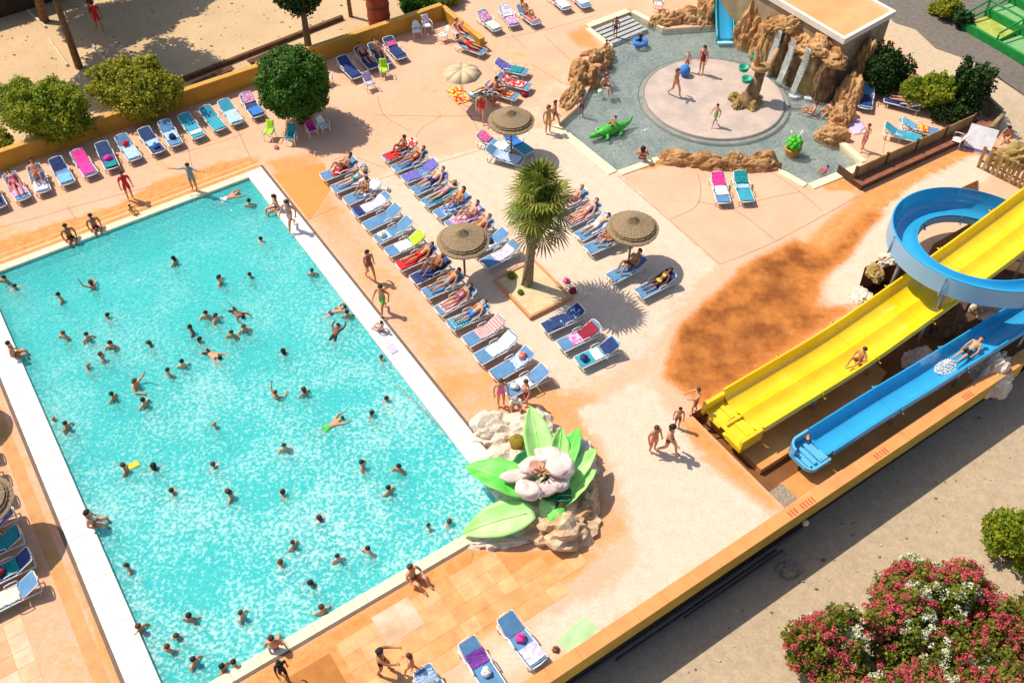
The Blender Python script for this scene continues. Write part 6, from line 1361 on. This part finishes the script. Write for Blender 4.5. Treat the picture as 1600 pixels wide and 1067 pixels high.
# toddler ring
p = G(1000, 68, -.1); n = 20; mb = MB().tube([(p.x+.34*math.cos(2*math.pi*i/n), p.y+.34*math.sin(2*math.pi*i/n), -.02) for i in range(n+1)], .13, 8); tag(mb.build('swim_ring', cloth('blue'), None, True), 'blue swim ring round the toddler in the paddling pool', 'swim ring')
person('stand', (p.x, p.y, -.34), R(-120), 'toddler in yellow hat standing in the blue swim ring', 'shirt', 'black', 'fair', 'short', 0, .55)
# green orange pot toy
p = G(1238, 237, -.1); t = tag(empty('spray_pot', (p.x, p.y, -.34)), 'orange pot with a round green plant shape, a spray toy in the pool', 'water toy')
MB().lathe([(.01, 0), (.30, 0), (.40, .42), (.44, .46), (.38, .5), (.01, .5)], 18).build('pot', mat('pot_orange', (.62, .24, .03), .5, .12), t, True)
mb = MB()
for i in range(22): a = i*2.4; z = .55+.5*(i/22); r = .30*math.sqrt(max(0.05, 1-((i/22)-.35)**2*2)); mb.ball((r*math.cos(a), r*math.sin(a), z), .15, 8)
mb.build('leaf_ball', mat('toy_green', (.08, .50, .03), .5, .2, 6), t, True)
for s in (1, -1): MB().tube([(s*.05, 0, 1.0), (s*.2, .05, 1.3), (s*.3, .1, 1.45)], [.04, .03, .05], 6).build('stalk', cloth('white'), t, True)

# ================================================================ VEGETATION
def leafmat(name, c1, c2, tr=.25): 
    m = mat(name, c1, .55, .1, 2.3, col2=c2, spec=.25, trans=tr, detail=6); return m
def leaves(name, clumps, n, size, m, parent=None, seed=0, aspect=1.6, up=.35, shell=.55, noise_=.35):
    """clumps: (x, y, z, rx, ry, rz); many leaf sized faces spread through and over every clump"""
    rs = np.random.RandomState(seed); w_ = np.array([c[3]*c[4]*c[5] for c in clumps])**.75; w_ = w_/w_.sum(); pick = rs.choice(len(clumps), n, p=w_); cl = np.array(clumps)[pick]
    d = rs.normal(size=(n, 3)); d /= np.linalg.norm(d, axis=1)[:, None]; r = shell+(1-shell)*rs.rand(n)**.6
    lump = np.sin(d[:, 0]*5+cl[:, 0]*7)*np.sin(d[:, 1]*6+cl[:, 1]*5+1)*np.cos(d[:, 2]*5+cl[:, 2]*3)
    r *= 1+noise_*.5*lump+noise_*.25*rs.normal(size=n)*.6
    P = cl[:, :3]+d*r[:, None]*cl[:, 3:6]; P = P[P[:, 2] > (-2.18 if cl[0, 2] < .4 and cl[:, 2].min() < 0 else .03)]; n = len(P); d = d[:n]
    nn = d*.7+rs.normal(size=(n, 3))*.6+np.array([0, 0, up]); nn /= np.linalg.norm(nn, axis=1)[:, None]
    t = np.cross(nn, rs.normal(size=(n, 3))); t /= np.linalg.norm(t, axis=1)[:, None]+1e-9; b = np.cross(nn, t)
    s = size*(.6+.8*rs.rand(n))[:, None]; V = np.stack([P-t*s*aspect/2, P+b*s/2, P+t*s*aspect/2, P-b*s/2], 1).reshape(-1, 3)
    me = bpy.data.meshes.new(name); me.vertices.add(4*n); me.vertices.foreach_set('co', V.ravel()); me.loops.add(4*n); me.loops.foreach_set('vertex_index', np.arange(4*n)); me.polygons.add(n); me.polygons.foreach_set('loop_start', np.arange(n)*4); me.polygons.foreach_set('loop_total', np.full(n, 4)); me.materials.append(m); me.update()
    o = bpy.data.objects.new(name, me); C.objects.link(o)
    if parent is not None: o.parent = parent; o.matrix_parent_inverse = Matrix.Translation(parent.location).inverted()
    return o
trunkm = mat('bark', (.09, .06, .04), .9, .3, 8, .02, 20, col2=(.20, .14, .09))
def bush(loc, rx, ry, h, label, m, n=9000, size=.11, seed=0, group=None, cat='bush', name='bush', nc=14, core=True, trunk=(.0, .08), z0=0, spread=.62, cs=.42):
    t = tag(empty(name, (loc[0], loc[1], z0)), label, cat, group); rs = random.Random(seed); cl = []
    for i in range(nc):
        a = rs.random()*6.28; q = math.sqrt(rs.random())*spread; zz = z0+trunk[0]+(h-trunk[0])*(.30+.45*rs.random()*(1-q*.5)); k = cs*(.7+.6*rs.random())
        cl.append((loc[0]+q*math.cos(a)*rx, loc[1]+q*math.sin(a)*ry, zz, rx*k, ry*k, (h-trunk[0])*k*.62))
    for i in range(nc*3):
        c = cl[rs.randrange(nc)]; e = rs.uniform(-.1, 1.4); a = rs.random()*6.28; q = rs.uniform(.85, 1.2); k = rs.uniform(.18, .34)
        cl.append((c[0]+c[3]*q*math.cos(a)*math.cos(e), c[1]+c[4]*q*math.sin(a)*math.cos(e), max(z0+.2, c[2]+c[5]*q*math.sin(e)), c[3]*k*1.2, c[4]*k*1.2, c[5]*k*1.5))
    o = leaves('foliage', cl, n, size, m, t, seed, noise_=.62); o['kind'] = 'stuff'
    ins = MB()
    for (x, y, z, a, b, c) in cl: ins.tube([(loc[0], loc[1], z0), ((loc[0]+x)/2+.05, (loc[1]+y)/2, (z0+z)/2+.2), (x, y, z)], [.06, .04, .02], 5)
    if trunk[1]: ins.tube([(loc[0], loc[1], z0-.1), (loc[0], loc[1], z0+trunk[0]+.4*h)], [trunk[1], trunk[1]*.7], 8)
    pt(ins.build('branches', trunkm, None, True), t)
    return t, cl
lgreen = leafmat('leaf_bush', (.10, .20, .012), (.46, .48, .03), .4); dgreen = leafmat('leaf_dark', (.010, .035, .006), (.045, .10, .015), .12); mgreen = leafmat('leaf_round', (.02, .09, .006), (.09, .21, .012), .2); ygreen = leafmat('leaf_yellowish', (.18, .24, .012), (.56, .50, .05), .4)
def b_at(px, py, z): return G(px, py, z)
p = b_at(66, 178, 1.5); bush(p, 2.55, 1.9, 3.3, 'large yellow green bush at the left behind the wall', lgreen, 40000, .10, 1, 'bushes between court and yellow wall', nc=20)
p = b_at(218, 136, 1.5); bush(p, 2.35, 1.75, 3.1, 'large yellow green bush between the path and the benches', ygreen, 40000, .10, 2, 'bushes between court and yellow wall', nc=20)
p = b_at(-10, 228, .6); bush(p, 1.2, 1.0, 1.3, 'low yellowish shrub at the left edge against the wall', ygreen, 4000, .12, 5, nc=8)
# round clipped tree
p = G(458, 130, 2.45); t = tag(empty('round_tree', (p.x, p.y, 0)), 'dense round dark green clipped tree beside the yellow wall', 'tree')
cl = [(p.x, p.y, 2.45, 1.7, 1.7, 1.75)]+[(p.x+1.32*math.cos(a)*math.cos(e), p.y+1.32*math.sin(a)*math.cos(e), 2.45+1.4*math.sin(e), .42+.32*abs(math.sin(a*3)), .42+.32*abs(math.cos(a*2)), .45+.25*abs(math.sin(a*5))) for a, e in [(i*2.399, math.asin(1-2*(i+.5)/36)) for i in range(36)]]
o = leaves('crown', cl, 40000, .085, mgreen, t, 3, shell=.70, noise_=.30); o['kind'] = 'stuff'
pt(MB().tube([(p.x, p.y, 0), (p.x, p.y, 1.2)], [.16, .12], 8).build('trunk', trunkm, None, True), t)
# dark evergreen at the top
p = G(483, 80, 0); t = tag(empty('tall_tree', (p.x, p.y, 0)), 'tall dark tree with bare trunk at the top, left of the drum', 'tree')
cl = [(p.x-.3*math.sin(i), p.y+.2*math.cos(i*2), 3.1+i*.5, 1.05-.03*i, 1.05-.03*i, .8) for i in range(8)]+[(p.x-.9, p.y+.1, 3.2, .6, .6, .5), (p.x+.9, p.y, 3.6, .6, .6, .5)]
o = leaves('crown', cl, 16000, .12, dgreen, t, 8); o['kind'] = 'stuff'
pt(MB().tube([(p.x, p.y, 0), (p.x+.05, p.y, 2), (p.x-.05, p.y, 6)], [.22, .17, .1], 8).build('trunk', trunkm, None, True), t)
def shade_tree(px, py, h, r, label, seed, lean=(0, 0), nc=14, n=15000, tr=.2, z1=None, flat=.45):
    p = G(px, py, 0); t = tag(empty('pine_tree', (p.x, p.y, 0)), label, 'tree', 'tall trees of the sand court'); rs = random.Random(seed); cl = []
    for i in range(nc): a = rs.random()*6.28; q = math.sqrt(rs.random())*r*.8; cl.append((p.x+lean[0]+q*math.cos(a), p.y+lean[1]+q*math.sin(a), h+rs.uniform(-.8, .8), r*.38, r*.38, r*flat*.4))
    o = leaves('crown', cl, n, .16, dgreen, t, seed); o['kind'] = 'stuff'; mb = MB(); mb.tube([(p.x, p.y, 0), (p.x+lean[0]*.4, p.y+lean[1]*.4, h*.5), (p.x+lean[0], p.y+lean[1], h)], [tr, tr*.8, tr*.45], 9)
    for c in cl: mb.tube([(p.x+lean[0]*.7, p.y+lean[1]*.7, h*.75), (c[0], c[1], c[2])], [.07, .03], 5)
    pt(mb.build('trunk', mat('pine_bark', (.14, .07, .03), .9, .3, 5, .03, 12, col2=(.28, .16, .07)), None, True), t)
shade_tree(124, 106, 6.6, 3.8, 'tall pine with brown trunk standing behind the two left bushes', 11, (-.2, .9), nc=20, n=24000, tr=.22)
shade_tree(70, 34, 7.0, 3.0, 'dark trunked pine in the top left corner of the court', 12, (.2, 1.4), nc=20, n=24000, tr=.28)
shade_tree(262, -66, 6.0, 3.0, 'pine beyond the top edge, seen by its shadow on the court', 13)
shade_tree(-60, -20, 6.5, 3.2, 'pine beyond the left corner, seen by its shadow', 14)
shade_tree(30, -90, 7.5, 4.0, 'broad pine beyond the top left corner, seen by its shadow', 16, nc=20, n=24000)
shade_tree(170, -20, 6.5, 2.6, 'pine beyond the top edge above the walking person, seen by its shadow', 17)
shade_tree(548, 26, 6.4, 1.3, 'slender trunk between the timber beam and the drum', 15, (0, 0), nc=8, n=5000, tr=.13)
for i, (x, y, rx, h, lb, m) in enumerate(((655, 2, 1.5, 1.4, 'low green hedge behind the end of the yellow wall', mgreen), (700, -8, 1.0, 1.2, 'yellowish shrub behind the wall corner', ygreen), (1386, 112, 1.35, 2.6, 'black green shrub in the shade beside the building', dgreen), (1450, 142, 1.55, 2.3, 'bright green bush on the upper terrace', lgreen), (1522, 138, 1.3, 3.0, 'dark green tree like shrub right of the bright bush', dgreen), (1490, 170, 1.3, 1.3, 'dark low shrub under the bushes by the corner wall', dgreen), (1478, 14, 1.0, 1.1, 'brownish hedge at the top beside the road', ygreen), (1502, 30, .8, 1.0, 'dark shrub at the end of the brownish hedge', dgreen))):
    p = G(x, y, h*.45); bush(p, rx, rx*.85, h, lb, m, 9000 if rx > 1.2 else 5000, .10, 20+i, None, nc=12)
p = G(1606, 835, -.6); bush(p, 1.3, 1.5, 2.4, 'bright green bush at the right edge above the oleanders', lgreen, 14000, .10, 40, None, nc=14, z0=-2.2)
# oleanders with red and white blossom
ol = leafmat('leaf_oleander', (.05, .10, .008), (.30, .30, .03), .3); redf = mat('blossom_red', (.50, .03, .09), .7, .2, 5, col2=(.70, .17, .15), trans=.2); whf = mat('blossom_white', (.62, .66, .38), .7, .15, 4, col2=(.85, .83, .66), trans=.2)
OL = [(1296, 1000, 1.35, 'lower left'), (1340, 1090, 1.5, 'bottom'), (1330, 985, .9, 'small middle left'), (1415, 965, 1.35, 'middle'), (1432, 905, 1.2, 'upper left'), (1520, 918, 1.4, 'upper right'), (1500, 1040, 1.6, 'lower right'), (1600, 965, 1.6, 'right edge'), (1420, 1080, 1.5, 'bottom middle'), (1600, 1090, 1.6, 'bottom right corner')]
for i, (x, y, r, lb) in enumerate(OL):
    p = G(x, y, .3); t, cl = bush(p, r, r, 3.0, f'oleander bush, {lb} of the flowering clump' if i != 2 else 'small oleander with mostly white blossom, middle left of the clump', ol, 13000, .085, 60+i, 'flowering oleander bushes beside the lane', 'oleander bush', 'oleander', 16, z0=-2.2, spread=.6, cs=.42)
    rs = random.Random(90+i); fc = [(c[0]+rs.uniform(-.1, .1), c[1]+rs.uniform(-.1, .1), c[2]+.1, c[3]*1.02, c[4]*1.02, c[5]*1.03) for c in cl]
    heads = []
    rr2 = np.random.RandomState(200+i)
    for c in fc[:16]:
        for k in range(20):
            d = rr2.normal(size=3); d /= np.linalg.norm(d); d[2] = abs(d[2])*.9+.05
            heads.append((c[0]+d[0]*c[3]*1.05, c[1]+d[1]*c[4]*1.05, c[2]+d[2]*c[5]*1.1, .13, .13, .09))
    wfrac = {2: .85, 4: .35, 3: .30, 5: .25, 7: .25}.get(i, .06)
    wf = [h for h in heads if (mnoise.noise(Vector((h[0]*.9, h[1]*.9, i))) + .5) < wfrac+.06]; rf_ = [h for h in heads if h not in wf]
    for nm, hs, mm in (('red_blossom', rf_, redf), ('white_blossom', wf, whf)):
        if len(hs) < 3: continue
        o = leaves(nm, hs, len(hs)*30, .058, mm, t, 300+i, aspect=1.1, shell=.3, noise_=.2); o['kind'] = 'stuff'
# palm
p = G(823, 443, .14); t = tag(empty('fan_palm', (p.x, p.y, .14)), 'fan palm with shaggy trunk growing from the square sand bed', 'palm tree'); ph = 5.5
pt(MB().lathe([(.26, -.1), (.24, .3), (.20, 1.2), (.19, 2.2), (.22, 2.6), (.30, 2.6), (.50, 3.3), (.66, 4.2), (.36, 5.2), (.01, 5.5)], 20, (p.x, p.y, .14), fn=lambda i, k, r, z: (r*(1+.14*((k*5+i*3) % 4-1.5)/2), z+.03*(k % 2))).lean(p, .45/5.5).build('trunk', mat('palm_trunk', (.13, .09, .05), .95, .35, 9, .04, 18, col2=(.34, .26, .15)), None), t)
fm = [leafmat('palm_leaf_0', (.07, .13, .012), (.22, .28, .03), .3), leafmat('palm_leaf_1', (.16, .20, .02), (.40, .40, .07), .3), leafmat('palm_dry', (.22, .15, .06), (.38, .28, .13), .1)]
top = Vector((p.x+.45, p.y, .14+ph))
rs = random.Random(5)
for i in range(46):
    a = i*2.39996; lv = i/46; el = R(72-112*lv+rs.uniform(-8, 8)); el = el+R(rs.uniform(-16, 16)) if i > 7 else R(rs.uniform(72, 88)); dr = Vector((math.cos(a)*math.cos(el), math.sin(a)*math.cos(el), math.sin(el))); Lp = (.62+.24*lv)*rs.uniform(.85, 1.2)
    if lv > .80: m_ = fm[2]
    else: m_ = fm[1] if rs.random() < .45 else fm[0]
    base = top-Vector((0, 0, 1.7*lv)); c = base+dr*Lp; sd_ = dr.cross(Vector((0, 0, 1))); sd_ = sd_.normalized() if sd_.length > .1 else Vector((1, 0, 0)); up_ = sd_.cross(dr).normalized()
    mb = MB().tube([base, base+dr*Lp*.6, c], [.03, .022, .016], 4)
    for k in range(13):
        th = R(-95+190*k/12); L4 = (.80+.2*rs.random())*(.80+.2*math.cos(th)); d1 = dr*math.cos(th)+sd_*math.sin(th); w2 = (sd_*math.cos(th)-dr*math.sin(th))*.045
        m1 = c+d1*L4*.55+up_*.03; tp = c+d1*L4-Vector((0, 0, .05+.20*rs.random())); mb.add([c+up_*.005, m1-w2+up_*.01, m1+w2, tp], [(0, 1, 2), (1, 3, 2)])
    pt(mb.build('frond', m_, None), t)
o = leaves('young_fronds', [(top.x, top.y, top.z-.35, .62, .62, .55), (top.x, top.y, top.z-1.1, .75, .75, .6), (top.x-.1, top.y, top.z-1.8, .62, .62, .6)], 2200, .10, fm[0], t, 9, aspect=4.5, up=.2, shell=.4); o['kind'] = 'stuff'
for i, (x, y) in enumerate(((800, 432), (813, 458))):
    q = G(x, y, .14); t = tag(empty('weed_tuft', (q.x, q.y, .14)), f'{["larger", "smaller"][i]} green weed tuft on the sand bed under the palm', 'weed'); o = leaves('blades', [(q.x, q.y, .2, .22-.1*i, .22-.1*i, .12)], 300, .06, lgreen, t, i); o['kind'] = 'stuff'
# small things on the deck
for i, (x, y, c, s, lb) in enumerate(((885, 440, 'pink', .15, 'small pink bag on the cream floor right of the palm'), (895, 456, 'maroon', .17, 'maroon bag on the cream floor right of the palm'), (708, 345, 'white', .2, 'white bag between the two middle rows'), (593, 305, 'white', .22, 'white beach bag at the head of the pool row'), (604, 298, 'cream', .18, 'cream beach bag at the head of the pool row'), (568, 262, 'bluewhite', .18, 'pale bag at the top of the pool row'),
        (820, 150, 'maroon', .2, 'maroon bag above the upper straw umbrella'), (868, 1015, 'brown', .12, 'small brown object beside the green mat'), (1300, 178, 'green', .12, 'small green toy by the seated bathers'), (952, 132, 'white', .12, 'white toy in the water below the left rocks'), (938, 145, 'mint', .15, 'pale green toy on the left rocks'), (432, 232, 'coral', .13, 'coral sandals bag beside the lime chair'))):
    q = G(x, y, 0); bag((q.x, q.y, .0), lb, c, s, i+2)
for i, (x, y, w1, c, rz, lb) in enumerate(((612, 545, .32, 'lilac', .6, 'lilac towel lying on the white right coping'), (718, 148, .9, 'multi', .5, 'patterned towel on the floor under the cream parasol'), (935, 362, .6, 'pink_print', .3, 'patterned towel spread by the right straw umbrella'), (1337, 195, .9, 'lilac', .2, 'lilac towel on the floor of the upper terrace'), (1418, 190, .5, 'turquoise', .5, 'turquoise towel on the upper terrace'))):
    q = G(x, y, .06); o = MB().grid(8, 12, lambda u, v: ((u-.5)*w1, (v-.5)*w1*1.7, .01+.02*abs(math.sin(u*9+v*5)))).build('towel', cloth(c), None, True, solid=.012); o.location = (q.x, q.y, .06 if i == 0 else .005); o.rotation_euler.z = rz; tag(o, lb, 'towel')

mb = MB(); rs = random.Random(77)
for i in range(420):
    a = rs.uniform(-2, 52); b = 29.2+abs(rs.gauss(0, 1))*3.2+rs.random()*.3; x, y = W(a, b); s1 = .02+.05*rs.random()**3; z = -2.21
    mb.ball((x, y, z+s1*.4), s1, 4, rs.randrange(3), (1+rs.random(), 1, .7))
o = mb.build('loose_stones', [mat('pebble_grey', (.30, .25, .19), .9), mat('pebble_pale', (.58, .48, .34), .9), mat('leaf_litter', (.20, .11, .04), .9)]); tag(o, kind='stuff')
mb = MB()
for i in range(700):
    x, y = G(rs.uniform(-100, 620), rs.uniform(-60, 130))[:2]; s1 = .02+.05*rs.random()**3
    if dpoly(np.array([(x, y)]), DECK)[0] < -.4: mb.ball((x, y, s1*.3-.01), s1, 4, rs.randrange(3), (1+rs.random(), 1, .7))
o = mb.build('court_pebbles', [MATS['pebble_grey'], MATS['pebble_pale'], MATS['leaf_litter']]); tag(o, kind='stuff')
